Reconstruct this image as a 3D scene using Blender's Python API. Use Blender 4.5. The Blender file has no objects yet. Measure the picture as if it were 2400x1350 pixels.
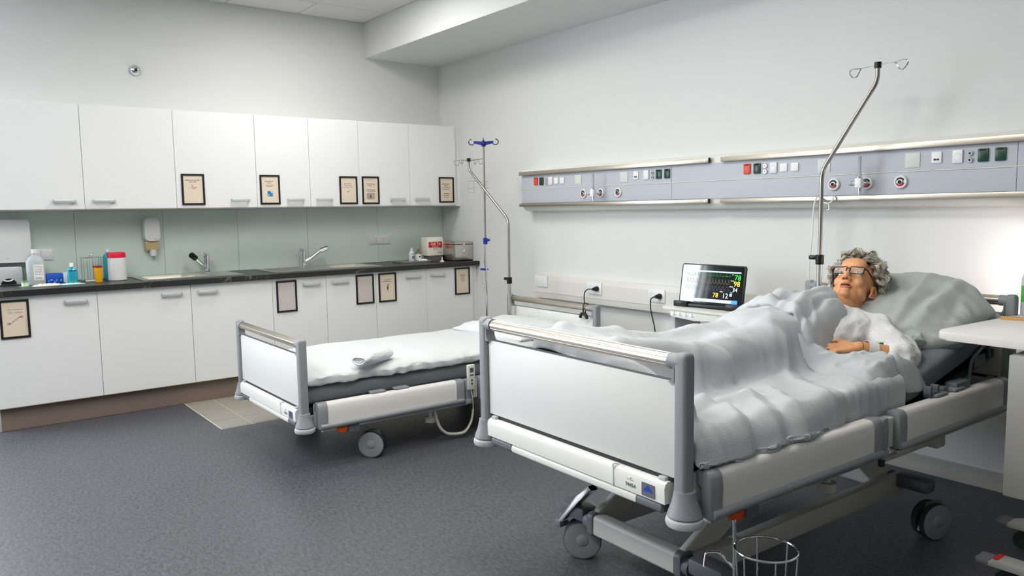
import bpy, bmesh, math, random
import numpy as np
from mathutils import Vector, Matrix, noise

SC = bpy.context.scene
C = SC.collection
PI = math.pi

# ------------------------------------------------------------------ camera
def _cam():
    yaw, pitch, roll = -0.9204025, 0.1009956, -0.0155305
    f = Vector((math.sin(yaw) * math.cos(pitch), math.cos(yaw) * math.cos(pitch), -math.sin(pitch)))
    r0 = Vector((math.cos(yaw), -math.sin(yaw), 0))
    u0 = r0.cross(f)
    r = math.cos(roll) * r0 + math.sin(roll) * u0
    u = -math.sin(roll) * r0 + math.cos(roll) * u0
    cd = bpy.data.cameras.new('camera')
    cd.sensor_width = 36.0
    cd.lens = 1828.43 * 36.0 / 2400.0
    cd.clip_end = 60
    co = bpy.data.objects.new('camera', cd)
    C.objects.link(co)
    co.matrix_world = Matrix(((r.x, u.x, -f.x, 6.41612), (r.y, u.y, -f.y, -4.04801), (r.z, u.z, -f.z, 1.37482), (0, 0, 0, 1)))
    SC.camera = co
_cam()

# ------------------------------------------------------------------ world, exposure
W = bpy.data.worlds.new('world'); SC.world = W
W.use_nodes = True
W.node_tree.nodes['Background'].inputs[0].default_value = (0.55, 0.68, 0.9, 1)
W.node_tree.nodes['Background'].inputs[1].default_value = 1.0
SC.view_settings.view_transform = 'Standard'
SC.view_settings.look = 'None'
SC.view_settings.gamma = 1.0
SC.view_settings.use_curve_mapping = False
SC.view_settings.exposure = 0.14
LIGHT_PANEL = 27.0          # emission of each ceiling light panel
DAYLIGHT = 240.0            # watts of daylight through the window in the left wall
READING_LAMP = 240.0        # emission of the bedside reading lamp
SC.cycles.use_denoising = True
SC.cycles.max_bounces = 8
SC.cycles.diffuse_bounces = 5
SC.cycles.caustics_reflective = False
SC.cycles.caustics_refractive = False
SC.cycles.sample_clamp_indirect = 6.0

# ------------------------------------------------------------------ materials
def lin(c):
    return tuple((x / 255 / 12.92) if x / 255 <= 0.04045 else ((x / 255 + 0.055) / 1.055) ** 2.4 for x in c) + (1,)

MATS = {}
def mat(name, col, rough=0.5, metal=0.0, var=0.04, vscale=6.0, bump=0.0, bscale=80.0, coat=0.0, spec=0.5,
        trans=0.0, ior=1.45, emit=0.0, aniso=0.0, sheen=0.0, alpha=1.0):
    if name in MATS: return MATS[name]
    m = bpy.data.materials.new(name); m.use_nodes = True
    nt = m.node_tree; b = nt.nodes['Principled BSDF']
    c = lin(col)
    b.inputs['Base Color'].default_value = c
    b.inputs['Roughness'].default_value = rough
    b.inputs['Metallic'].default_value = metal
    b.inputs['Specular IOR Level'].default_value = spec
    b.inputs['IOR'].default_value = ior
    b.inputs['Coat Weight'].default_value = coat
    b.inputs['Transmission Weight'].default_value = trans
    b.inputs['Sheen Weight'].default_value = sheen
    b.inputs['Alpha'].default_value = alpha
    if emit:
        b.inputs['Emission Color'].default_value = c
        b.inputs['Emission Strength'].default_value = emit
    if aniso: b.inputs['Anisotropic'].default_value = aniso
    tc = nt.nodes.new('ShaderNodeTexCoord')
    if var:
        n = nt.nodes.new('ShaderNodeTexNoise'); n.inputs['Scale'].default_value = vscale; n.inputs['Detail'].default_value = 4
        nt.links.new(tc.outputs['Object'], n.inputs['Vector'])
        r = nt.nodes.new('ShaderNodeMix'); r.data_type = 'RGBA'
        r.inputs[6].default_value = tuple(x * (1 - var) for x in c[:3]) + (1,)
        r.inputs[7].default_value = tuple(min(1, x * (1 + var)) for x in c[:3]) + (1,)
        nt.links.new(n.outputs['Fac'], r.inputs[0])
        nt.links.new(r.outputs[2], b.inputs['Base Color'])
    if bump:
        n2 = nt.nodes.new('ShaderNodeTexNoise'); n2.inputs['Scale'].default_value = bscale; n2.inputs['Detail'].default_value = 3
        nt.links.new(tc.outputs['Object'], n2.inputs['Vector'])
        bp = nt.nodes.new('ShaderNodeBump'); bp.inputs['Strength'].default_value = bump; bp.inputs['Distance'].default_value = 0.004
        nt.links.new(n2.outputs['Fac'], bp.inputs['Height']); nt.links.new(bp.outputs['Normal'], b.inputs['Normal'])
    MATS[name] = m
    return m

def nodes_of(m):
    nt = m.node_tree
    return nt, nt.nodes['Principled BSDF'], (lambda t: nt.nodes.new('ShaderNode' + t)), nt.links.new

def mix_col(nt, N, L, fac, a, b):
    r = N('Mix'); r.data_type = 'RGBA'
    for sock, v in ((0, fac), (6, a), (7, b)):
        if isinstance(v, bpy.types.NodeSocket): L(v, r.inputs[sock])
        else: r.inputs[sock].default_value = v
    return r.outputs[2]

def ramp(N, L, src, stops):
    r = N('ValToRGB'); e = r.color_ramp.elements
    while len(e) < len(stops): e.new(0.5)
    for k, (p, v) in enumerate(stops):
        e[k].position = p; e[k].color = (v, v, v, 1)
    L(src, r.inputs['Fac'])
    return r.outputs['Color']

WALL = mat('wall_paint', (220, 221, 220), 0.75, var=0.012, vscale=1.2, bump=0.05, bscale=300)
CEIL = mat('ceiling_tile_white', (226, 225, 222), 0.85, var=0.015, vscale=8, bump=0.15, bscale=260)
CABW = mat('cabinet_white_laminate', (236, 237, 238), 0.42, var=0.008, vscale=2)
CABEDGE = mat('cabinet_edge_cream', (214, 204, 176), 0.55)
PLINTH = mat('plinth_taupe', (132, 116, 106), 0.6, var=0.07, vscale=4)
BLACK = mat('black_plastic', (18, 17, 16), 0.35)
FRAMEM = mat('frame_black_wood', (22, 18, 16), 0.45, var=0.15, vscale=30)
PAPER = mat('cream_paper', (226, 212, 192), 0.8, var=0.02)
PAPERG = mat('grey_paper', (205, 196, 192), 0.8, var=0.02)
INK = mat('print_ink', (96, 84, 78), 0.8)
RAILST = mat('rail_brushed_steel', (184, 175, 162), 0.34, 1.0, var=0.05, vscale=10)
POLEST = mat('pole_satin_steel', (168, 163, 154), 0.3, 1.0, var=0.04, vscale=10)
WALLG = mat('unseen_wall_low_bounce', (178, 176, 172), 0.8, var=0.02)  # grey put on the two unseen walls to weaken their bounce light
CHROME = mat('chrome', (225, 226, 230), 0.08, 1.0, var=0)
STEEL = mat('brushed_steel', (205, 203, 198), 0.28, 1.0, var=0.05, vscale=12)
STEELW = mat('warm_brushed_steel', (212, 204, 192), 0.3, 1.0, var=0.05, vscale=10)
ALU = mat('grey_handle_aluminium', (206, 207, 210), 0.4, 0.4, var=0.03)
WPLAS = mat('white_plastic', (232, 233, 234), 0.35, var=0.01)
WPLAS2 = mat('off_white_plastic', (222, 221, 214), 0.45, var=0.01)
GPLAS = mat('light_grey_plastic', (190, 193, 197), 0.45, var=0.03)
BEDGREY = mat('bed_grey_plastic', (142, 145, 149), 0.5, var=0.04, bump=0.03, bscale=400)
BEDGREYD = mat('bed_dark_grey_plastic', (104, 108, 113), 0.5, var=0.05)
BEDWHITE = mat('bed_white_panel', (226, 226, 224), 0.55, var=0.01)
BEDRAIL = mat('bed_rail_white', (230, 229, 224), 0.4, var=0.012)
BEDSTEEL = mat('bed_frame_powder_grey', (204, 203, 197), 0.5, var=0.03)
WHEELG = mat('caster_grey', (140, 146, 152), 0.5, var=0.05)
RUBBER = mat('dark_rubber', (32, 33, 35), 0.7)
DARKM = mat('dark_metal', (46, 47, 49), 0.55, 0.3)
ORANGE = mat('orange_plastic', (240, 92, 22), 0.4)
REDP = mat('red_plastic', (196, 30, 34), 0.4)
REDLID = mat('red_lid_plastic', (214, 22, 54), 0.35)
GREENP = mat('dark_green_plastic', (10, 66, 48), 0.3)
BLUEP = mat('blue_plastic', (28, 40, 150), 0.35)
MATTRESS = mat('mattress_slate_sheet', (112, 119, 126), 0.85, var=0.05, vscale=5, bump=0.2, bscale=30)
SKIN = mat('manikin_skin', (222, 160, 114), 0.45, var=0.05, vscale=14)
LIPS = mat('manikin_lips', (206, 122, 88), 0.45)
WOOD = mat('light_wood', (208, 158, 104), 0.5, var=0.12, vscale=20)
TABLEW = mat('table_white_laminate', (230, 228, 222), 0.4, var=0.01)
CABGREY = mat('bedside_cabinet_grey', (164, 164, 159), 0.5, var=0.02)
LABELW = mat('white_label', (236, 236, 236), 0.6)

# floor: speckled linoleum
FLOOR = mat('linoleum_slate', (104, 109, 121), 0.42, var=0)
def _floor():
    nt, b, N, L = nodes_of(FLOOR)
    tc = N('TexCoord'); mp = N('Mapping'); mp.inputs['Scale'].default_value = (1.0, 2.2, 1)
    mp.inputs['Rotation'].default_value = (0, 0, 0.6)
    L(tc.outputs['Object'], mp.inputs['Vector'])
    n1 = N('TexNoise'); n1.inputs['Scale'].default_value = 34; n1.inputs['Detail'].default_value = 6; n1.inputs['Roughness'].default_value = 0.7
    L(mp.outputs['Vector'], n1.inputs['Vector'])
    n2 = N('TexNoise'); n2.inputs['Scale'].default_value = 120; n2.inputs['Detail'].default_value = 2
    L(mp.outputs['Vector'], n2.inputs['Vector'])
    c1 = mix_col(nt, N, L, ramp(N, L, n1.outputs['Fac'], [(0.38, 0), (0.64, 1)]), lin((58, 59, 64)), lin((90, 91, 97)))
    c2 = mix_col(nt, N, L, ramp(N, L, n2.outputs['Fac'], [(0.60, 0), (0.76, 0.6)]), c1, lin((146, 150, 158)))
    c3 = mix_col(nt, N, L, ramp(N, L, n2.outputs['Fac'], [(0.24, 0.6), (0.38, 0)]), c2, lin((46, 48, 54)))
    L(c3, b.inputs['Base Color'])
    bp = N('Bump'); bp.inputs['Strength'].default_value = 0.06; bp.inputs['Distance'].default_value = 0.002
    L(n2.outputs['Fac'], bp.inputs['Height']); L(bp.outputs['Normal'], b.inputs['Normal'])
_floor()
TILE = mat('floor_tile_beige', (150, 146, 136), 0.4, var=0.05, vscale=7)
GROUT = mat('tile_grout', (208, 204, 194), 0.8)

# worktop: black marble with thin pale veins
WORKTOP = mat('black_marble_laminate', (34, 34, 34), 0.35, var=0)
def _wt():
    nt, b, N, L = nodes_of(WORKTOP)
    tc = N('TexCoord')
    n1 = N('TexNoise'); n1.inputs['Scale'].default_value = 3.2; n1.inputs['Detail'].default_value = 5; n1.inputs['Distortion'].default_value = 1.2
    L(tc.outputs['Object'], n1.inputs['Vector'])
    n2 = N('TexNoise'); n2.inputs['Scale'].default_value = 2.0; n2.inputs['Detail'].default_value = 2
    L(tc.outputs['Object'], n2.inputs['Vector'])
    v = ramp(N, L, n1.outputs['Fac'], [(0.490, 0), (0.500, 1), (0.510, 0)])
    msk = ramp(N, L, n2.outputs['Fac'], [(0.5, 0), (0.62, 1)])
    mm = N('Math'); mm.operation = 'MULTIPLY'; L(v, mm.inputs[0]); L(msk, mm.inputs[1])
    L(mix_col(nt, N, L, mm.outputs[0], lin((38, 38, 38)), lin((120, 112, 104))), b.inputs['Base Color'])
_wt()

# glass backsplash, pale sea green with a glossy surface
SPLASH = mat('backsplash_glass_green', (216, 232, 222), 0.12, var=0.015, vscale=1.5, coat=0.5)

# fabrics
def fabric(name, col, cell, strength, rough=0.9, dots=None, var=0.03):
    m = mat(name, col, rough, var=var, vscale=4, sheen=0.2)
    nt, b, N, L = nodes_of(m)
    tc = N('TexCoord')
    if cell:
        v = N('TexVoronoi'); v.inputs['Scale'].default_value = cell
        v.inputs['Randomness'].default_value = 0.35
        L(tc.outputs['Object'], v.inputs['Vector'])
        n = N('TexNoise'); n.inputs['Scale'].default_value = 14; n.inputs['Detail'].default_value = 5
        L(tc.outputs['Object'], n.inputs['Vector'])
        ad = N('Math'); ad.operation = 'MULTIPLY_ADD'; ad.inputs[1].default_value = 1.0
        L(n.outputs['Fac'], ad.inputs[0]); L(v.outputs['Distance'], ad.inputs[2])
        bp = N('Bump'); bp.inputs['Strength'].default_value = strength; bp.inputs['Distance'].default_value = 0.004
        L(ad.outputs[0], bp.inputs['Height']); L(bp.outputs['Normal'], b.inputs['Normal'])
    if dots:
        dcol, dscale, dsize = dots
        v2 = N('TexVoronoi'); v2.inputs['Scale'].default_value = dscale; v2.inputs['Randomness'].default_value = 0.25
        L(tc.outputs['Object'], v2.inputs['Vector'])
        fac = ramp(N, L, v2.outputs['Distance'], [(dsize, 1), (dsize + 0.06, 0)])
        src = b.inputs['Base Color'].links[0].from_socket
        L(mix_col(nt, N, L, fac, src, lin(dcol)), b.inputs['Base Color'])
    return m
DUVET1 = fabric('duvet_white_cotton', (203, 207, 208), 160, 0.25)
DUVET2 = fabric('duvet_pale_grey_seersucker', (186, 190, 193), 180, 0.18)
PILLOWM = fabric('pillowcase_sage_grey', (174, 181, 178), 220, 0.2)
PILLOWW = fabric('pillowcase_white', (212, 217, 218), 220, 0.2)
GOWN = fabric('gown_white_dotted', (230, 231, 231), 150, 0.25, dots=((194, 197, 203), 150, 0.22))
GOWNROLL = fabric('gown_white_black_dotted', (228, 230, 232), 150, 0.2, dots=((52, 54, 66), 120, 0.2))
BAND = mat('wrist_band_white', (236, 236, 232), 0.8)
# ------------------------------------------------------------------ mesh helpers
def box(bm, x0, x1, y0, y1, z0, z1, bev=0.0, seg=2):
    if x1 < x0: x0, x1 = x1, x0
    if y1 < y0: y0, y1 = y1, y0
    if z1 < z0: z0, z1 = z1, z0
    M = Matrix.Translation(((x0 + x1) / 2, (y0 + y1) / 2, (z0 + z1) / 2)) @ Matrix.Diagonal((x1 - x0, y1 - y0, z1 - z0, 1))
    r = bmesh.ops.create_cube(bm, size=1.0, matrix=M)
    if bev:
        bev = min(bev, 0.49 * min(x1 - x0, y1 - y0, z1 - z0))
        es = list({e for v in r['verts'] for e in v.link_edges})
        bmesh.ops.bevel(bm, geom=es, offset=bev, segments=seg, profile=0.5, affect='EDGES', clamp_overlap=True)
    return bm

def aim(p0, p1):
    p0, p1 = Vector(p0), Vector(p1); d = p1 - p0
    q = d.to_track_quat('Z', 'Y')
    return Matrix.Translation((p0 + p1) / 2) @ q.to_matrix().to_4x4(), d.length

def cyl(bm, p0, p1, r, seg=16, r2=None, caps=True):
    M, l = aim(p0, p1)
    bmesh.ops.create_cone(bm, cap_ends=caps, cap_tris=False, segments=seg, radius1=r, radius2=r if r2 is None else r2, depth=l, matrix=M)
    return bm

def ball(bm, c, r, seg=16, sc=(1, 1, 1)):
    bmesh.ops.create_uvsphere(bm, u_segments=seg, v_segments=max(6, seg // 2), radius=1.0,
                              matrix=Matrix.Translation(c) @ Matrix.Diagonal((r * sc[0], r * sc[1], r * sc[2], 1)))
    return bm

def smooth_path(pts, n=6):
    P = [Vector(p) for p in pts]
    if len(P) < 3: return P
    out = []
    for i in range(len(P) - 1):
        p0 = P[i - 1] if i else P[0] * 2 - P[1]
        p1, p2 = P[i], P[i + 1]
        p3 = P[i + 2] if i + 2 < len(P) else P[-1] * 2 - P[-2]
        for k in range(n):
            t = k / n
            out.append(0.5 * ((2 * p1) + (p2 - p0) * t + (2 * p0 - 5 * p1 + 4 * p2 - p3) * t * t + (3 * p1 - p0 - 3 * p2 + p3) * t ** 3))
    out.append(P[-1])
    return out

def round_path(pts, rad, n=6):
    P = [Vector(p) for p in pts]; out = [P[0]]
    for i in range(1, len(P) - 1):
        a, b, c = P[i - 1], P[i], P[i + 1]
        r = min(rad, 0.45 * (a - b).length, 0.45 * (c - b).length)
        s, e = b + (a - b).normalized() * r, b + (c - b).normalized() * r
        for k in range(n + 1):
            t = k / n
            out.append(s * (1 - t) ** 2 + b * 2 * t * (1 - t) + e * t * t)
    out.append(P[-1])
    return out

def tube(bm, pts, r, seg=8, closed=False, caps=True):
    P = [Vector(p) for p in pts]; n = len(P)
    rr = r if isinstance(r, (list, tuple)) else [r] * n
    T = []
    for i in range(n):
        if closed: d = P[(i + 1) % n] - P[i - 1]
        else: d = P[min(i + 1, n - 1)] - P[max(i - 1, 0)]
        T.append(d.normalized())
    up = Vector((0, 0, 1)) if abs(T[0].z) < 0.9 else Vector((1, 0, 0))
    N = (up - T[0] * up.dot(T[0])).normalized()
    rings = []
    for i in range(n):
        if i:
            q = T[i - 1].rotation_difference(T[i]); N = q @ N
            N = (N - T[i] * N.dot(T[i])).normalized()
        B = T[i].cross(N)
        rings.append([bm.verts.new(P[i] + (N * math.cos(2 * PI * k / seg) + B * math.sin(2 * PI * k / seg)) * rr[i]) for k in range(seg)])
    m = n if closed else n - 1
    for i in range(m):
        a, b = rings[i], rings[(i + 1) % n]
        for k in range(seg):
            bm.faces.new((a[k], a[(k + 1) % seg], b[(k + 1) % seg], b[k]))
    if caps and not closed:
        bm.faces.new(list(reversed(rings[0]))); bm.faces.new(rings[-1])
    return bm

def lathe(bm, prof, c=(0, 0, 0), seg=24, M=None):
    c = Vector(c); rings = []
    for r, z in prof:
        if r < 1e-6:
            v = Vector((0, 0, z)); rings.append([bm.verts.new((M @ v if M else v) + c)])
        else:
            ring = []
            for k in range(seg):
                v = Vector((r * math.cos(2 * PI * k / seg), r * math.sin(2 * PI * k / seg), z))
                ring.append(bm.verts.new((M @ v if M else v) + c))
            rings.append(ring)
    for a, b in zip(rings, rings[1:]):
        if len(a) == 1 and len(b) == 1: continue
        for k in range(seg):
            if len(a) == 1: bm.faces.new((a[0], b[(k + 1) % seg], b[k]))
            elif len(b) == 1: bm.faces.new((a[k], a[(k + 1) % seg], b[0]))
            else: bm.faces.new((a[k], a[(k + 1) % seg], b[(k + 1) % seg], b[k]))
    return bm

def rrect(w, h, r, n=5):
    out = []
    for cx, cy, a0 in ((w / 2 - r, h / 2 - r, 0), (-w / 2 + r, h / 2 - r, PI / 2), (-w / 2 + r, -h / 2 + r, PI), (w / 2 - r, -h / 2 + r, 1.5 * PI)):
        for k in range(n + 1):
            a = a0 + PI / 2 * k / n
            out.append((cx + r * math.cos(a), cy + r * math.sin(a)))
    return out

def prism(bm, poly, d0, d1, M=None, bev=0.0, hole=None):
    """polygon in local XY extruded along local Z from d0 to d1"""
    f = (lambda v: M @ Vector(v)) if M else Vector
    if hole:
        n = len(poly); assert len(hole) == n
        A = [[bm.verts.new(f((x, y, d))) for x, y in p] for d in (d0, d1) for p in (poly, hole)]
        o0, h0, o1, h1 = A
        for k in range(n):
            j = (k + 1) % n
            bm.faces.new((o0[k], o0[j], o1[j], o1[k])); bm.faces.new((h0[j], h0[k], h1[k], h1[j]))
            bm.faces.new((o1[k], o1[j], h1[j], h1[k])); bm.faces.new((o0[j], o0[k], h0[k], h0[j]))
        return bm
    a = [bm.verts.new(f((x, y, d0))) for x, y in poly]; b = [bm.verts.new(f((x, y, d1))) for x, y in poly]
    n = len(poly); fs = []
    for k in range(n):
        fs.append(bm.faces.new((a[k], a[(k + 1) % n], b[(k + 1) % n], b[k])))
    fb = bm.faces.new(list(reversed(a))); ft = bm.faces.new(b)
    if bev:
        es = list(ft.edges) + list(fb.edges)
        bmesh.ops.bevel(bm, geom=es, offset=bev, segments=2, profile=0.5, affect='EDGES', clamp_overlap=True)
    return bm

# frames mapping local XY(Z) to a wall: XW faces +x (kitchen wall), YW faces -y (bed-head wall)
def on_x(x, y, z):   # local X -> +y, local Y -> +z, local Z -> +x
    return Matrix(((0, 0, 1, x), (1, 0, 0, y), (0, 1, 0, z), (0, 0, 0, 1)))
def on_y(x, y, z):   # local X -> +x, local Y -> +z, local Z -> -y
    return Matrix(((1, 0, 0, x), (0, 0, -1, y), (0, 1, 0, z), (0, 0, 0, 1)))

def mesh_of(bm, name, m, smooth=35):
    bmesh.ops.recalc_face_normals(bm, faces=bm.faces)
    me = bpy.data.meshes.new(name); bm.to_mesh(me); bm.free()
    if smooth:
        me.polygons.foreach_set('use_smooth', [True] * len(me.polygons))
        me.set_sharp_from_angle(angle=math.radians(smooth))
    if m: me.materials.append(m)
    return me

def obj(name, bm, m, parent=None, smooth=35, label=None):
    me = mesh_of(bm, name, m, smooth) if isinstance(bm, bmesh.types.BMesh) else bm
    o = bpy.data.objects.new(name, me); C.objects.link(o)
    if parent is not None: o.parent = parent
    if label: o['label'] = label
    return o

def B(): return bmesh.new()

def thing(name, label, cat, loc=(0, 0, 0), rz=0.0, group=None):
    o = bpy.data.objects.new(name, None); C.objects.link(o)
    o.empty_display_size = 0.05
    o.location = loc; o.rotation_euler = (0, 0, rz)
    return tag(o, label, cat, group)

def tag(o, label, cat, group=None):
    o['label'] = label; o['category'] = cat
    if group: o['group'] = group
    return o

def struct(name, bm, m, smooth=0, label=None):
    o = obj(name, bm, m, None, smooth)
    o['kind'] = 'structure'
    if label: o['label'] = label
    return o

def text(name, body, size, m, M, parent=None, align='CENTER', extrude=0.0002, xs=1.0):
    """M maps local XY(Z) text plane into the parent's space"""
    cu = bpy.data.curves.new(name, 'FONT'); cu.body = body; cu.size = size; cu.align_x = align; cu.align_y = 'CENTER'
    cu.extrude = extrude; cu.resolution_u = 2
    o = bpy.data.objects.new(name, cu); C.objects.link(o)
    dg = bpy.context.evaluated_depsgraph_get(); dg.update()
    me = bpy.data.meshes.new_from_object(o.evaluated_get(dg))
    bpy.data.objects.remove(o); bpy.data.curves.remove(cu)
    me.transform(M @ Matrix.Diagonal((xs, 1, 1, 1)))
    me.materials.clear(); me.materials.append(m)
    o2 = bpy.data.objects.new(name, me); C.objects.link(o2)
    if parent: o2.parent = parent
    return o2

def copy_tree(o, parent=None):
    c = o.copy(); C.objects.link(c); c.parent = parent
    for ch in list(o.children): copy_tree(ch, c)
    return c

def sub(o, lv=1):
    md = o.modifiers.new('subsurf', 'SUBSURF'); md.levels = lv; md.render_levels = lv
    return o
# ------------------------------------------------------------------ room shell
RX, RY, RZ = 9.4, -8.2, 3.027
b = B(); box(b, -0.15, RX + 0.15, RY - 0.15, 0.15, -0.12, 0.0)
floor = struct('floor', b, FLOOR)
# left wall with a window opening beyond the kitchen run
WY0, WY1, WZ0, WZ1 = -6.62, -4.10, 0.90, 2.70
b = B()
box(b, -0.15, 0, WY1, 0.15, 0, RZ + 0.12); box(b, -0.15, 0, RY - 0.15, WY0, 0, RZ + 0.12)
box(b, -0.15, 0, WY0, WY1, 0, WZ0); box(b, -0.15, 0, WY0, WY1, WZ1, RZ + 0.12)
struct('wall_left', b, WALL)
b = B(); box(b, 0, RX, 0, 0.15, 0, RZ + 0.12); struct('wall_back', b, WALL)
b = B(); box(b, RX, RX + 0.15, RY - 0.15, 0.15, 0, RZ + 0.12); struct('wall_right', b, WALLG)
b = B(); box(b, 0, RX, RY - 0.15, RY, 0, RZ + 0.12); struct('wall_front', b, WALLG)
b = B()
ym = (WY0 + WY1) / 2
for y0, y1, z0, z1 in ((WY0, WY1, WZ0, WZ0 + 0.06), (WY0, WY1, WZ1 - 0.06, WZ1), (WY0, WY0 + 0.06, WZ0, WZ1), (WY1 - 0.06, WY1, WZ0, WZ1), (ym - 0.03, ym + 0.03, WZ0, WZ1)):
    box(b, -0.11, -0.05, y0, y1, z0, z1, 0.006)
win = struct('window_1', b, WPLAS2)
for y0, y1 in ((WY0 + 0.06, ym - 0.03), (ym + 0.03, WY1 - 0.06)):
    b = B(); box(b, -0.083, -0.077, y0, y1, WZ0 + 0.06, WZ1 - 0.06)
    obj('pane', b, mat('window_glass', (240, 245, 245), 0.02, var=0, alpha=0.05), win, 0)
ld = bpy.data.lights.new('daylight', 'AREA'); ld.shape = 'RECTANGLE'; ld.size = WY1 - WY0; ld.size_y = WZ1 - WZ0; ld.energy = DAYLIGHT; ld.color = (0.86, 0.93, 1.0)
lo = bpy.data.objects.new('daylight', ld); C.objects.link(lo); lo.location = (-0.20, ym, (WZ0 + WZ1) / 2); lo.rotation_euler = (0, -PI / 2, 0)
lo.rotation_euler = Vector((-1, 0, 0)).to_track_quat('Z', 'Y').to_euler()
# coved skirting
for nm, pts in (('baseboard_back', None),):
    b = B()
    prof = [(0, 0), (-0.045, 0), (-0.03, 0.012), (-0.02, 0.035), (-0.016, 0.075), (0, 0.08)]
    n = len(prof)
    A_ = [b.verts.new((0.62, y, z)) for y, z in prof]; B_ = [b.verts.new((RX, y, z)) for y, z in prof]
    for k in range(n): b.faces.new((A_[k], A_[(k + 1) % n], B_[(k + 1) % n], B_[k]))
    b.faces.new(A_); b.faces.new(list(reversed(B_)))
    struct('baseboard_back', b, mat('skirting_grey', (176, 174, 168), 0.5), 40)
b = B(); box(b, 0, RX, -0.767, 0, 2.724, RZ + 0.02); struct('trim_1', b, WALL, label='boxed-in beam under the ceiling along the bed-head wall')

# ceiling: slab with exposed grid and tiles
b = B(); box(b, -0.15, RX + 0.15, RY - 0.15, 0.15, RZ + 0.045, RZ + 0.16)
ceil = struct('ceiling', b, CEIL)
xs = [0.0] + [0.415 + 0.6 * i for i in range(16)]
xs = [x for x in xs if x < RX] + [RX]
ys = [-0.767] + [-1.375 - 0.6 * j for j in range(13)]
ys = [y for y in ys if y > RY] + [RY]
LIGHTS = {(2, 1): 'square ceiling light panel nearest the kitchen corner', (5, 2): 'square ceiling light panel above the head of the empty bed', (7, 2): 'square ceiling light panel above the foreground bed',
          (4, 5): 'square ceiling light panel in front of the kitchen run, behind the camera view', (6, 6): 'square ceiling light panel in the middle of the room, out of view', (10, 6): 'square ceiling light panel added as fill behind the camera to the right, out of view', (8, 6): 'square ceiling light panel nearest the camera, added as front light, out of view'}  # last two panels are added fill for the foreground bed's rails and footboard
b = B()
for x in xs[1:-1]: box(b, x - 0.012, x + 0.012, RY, -0.767, RZ + 0.004, RZ + 0.03)
for y in ys[1:-1]: box(b, 0, RX, y - 0.012, y + 0.012, RZ + 0.0045, RZ + 0.0305)
obj('ceiling_grid', b, mat('ceiling_grid_white', (206, 205, 202), 0.6), ceil, 0)
TM = {}
for i in range(len(xs) - 1):
    for j in range(len(ys) - 1):
        if (i, j) in LIGHTS: continue
        w, h = round(xs[i + 1] - xs[i], 3), round(ys[j] - ys[j + 1], 3)
        if (w, h) not in TM:
            b = B(); box(b, -w / 2 + 0.006, w / 2 - 0.006, -h / 2 + 0.006, h / 2 - 0.006, 0, 0.02, 0.003, 1)
            TM[(w, h)] = mesh_of(b, 'ceiling_tile', CEIL, 0)
        o = obj('ceiling_tile', TM[(w, h)], None, ceil)
        o.location = ((xs[i] + xs[i + 1]) / 2, (ys[j] + ys[j + 1]) / 2, RZ)
DIFF = mat('lamp_diffuser', (255, 252, 246), 0.5, var=0, emit=LIGHT_PANEL)
fr = B(); prism(fr, rrect(0.598, 0.598, 0.002, 1), -0.004, 0.03, hole=rrect(0.545, 0.545, 0.002, 1))
frm = mesh_of(fr, 'frame', WPLAS, 0)
df = B(); box(df, -0.273, 0.273, -0.273, 0.273, 0.004, 0.01)
dfm = mesh_of(df, 'diffuser', DIFF, 0)
for i, j in sorted(LIGHTS):
    t = thing('ceiling_light', LIGHTS[(i, j)], 'lamp',
              ((xs[i] + xs[i + 1]) / 2, (ys[j] + ys[j + 1]) / 2, RZ), 0, 'ceiling light panels')
    obj('frame', frm, None, t); obj('diffuser', dfm, None, t)

# beige tile patch let into the floor in front of the plinth
b = B(); box(b, 0.532, 1.397, -2.586, -0.6, -0.003, 0.0006); gr = obj('tile_bed', b, GROUT, floor, 0)
b = B(); box(b, -0.1045, 0.1045, -0.0965, 0.0965, 0, 0.0022, 0.0012, 1); tm = mesh_of(b, 'floor_tile', TILE, 0)
for i in range(4):
    for j in range(10):
        o = obj('floor_tile', tm, None, floor)
        o.location = (0.5385 + 0.1045 + i * 0.2148, -2.483 + j * 0.1985, 0.0008)

# ------------------------------------------------------------------ kitchen run along the left wall
UE = [-3.705, -3.107, -2.505, -1.908, -1.470, -1.030, -0.542, -0.055]
UZ0, UZ1 = 1.421, 2.131
DZ0, DZ1 = 0.160, 0.871
HM = {}
def handle_mesh(flip):
    """flat strap handle, bowed out from the door; local origin on the door face"""
    if flip not in HM:
        b = B()
        box(b, 0.024, 0.030, -0.068, 0.068, -0.011, 0.011, 0.003)
        for s in (-1, 1):
            prism(b, [(0, -0.011), (0.03, -0.011), (0.03, 0.011), (0, 0.011)], 0, 0.006,
                  Matrix(((1, 0, 0, 0), (0, 0, 1, s * 0.065 - 0.003), (0, 1, 0, 0), (0, 0, 0, 1))))
        HM[flip] = mesh_of(b, 'handle', ALU)
    return HM[flip]
UDESC = ['leftmost white wall cabinet, handle at lower right, above the paper towel dispenser',
         'second white wall cabinet from the left, handle at lower left, above the soap dispenser',
         'third white wall cabinet from the left, with a framed sign and a handle at right',
         'white wall cabinet whose framed sign shows a blue square picture',
         'white wall cabinet, fifth from the left, framed sign at its lower right',
         'white wall cabinet, sixth from the left, framed sign with a grey photo at lower left',
         'white wall cabinet at the far right end in the corner']
UHY = [-3.230, -2.988, -2.043, -1.601, -1.355, -0.675, -0.427]
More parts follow.
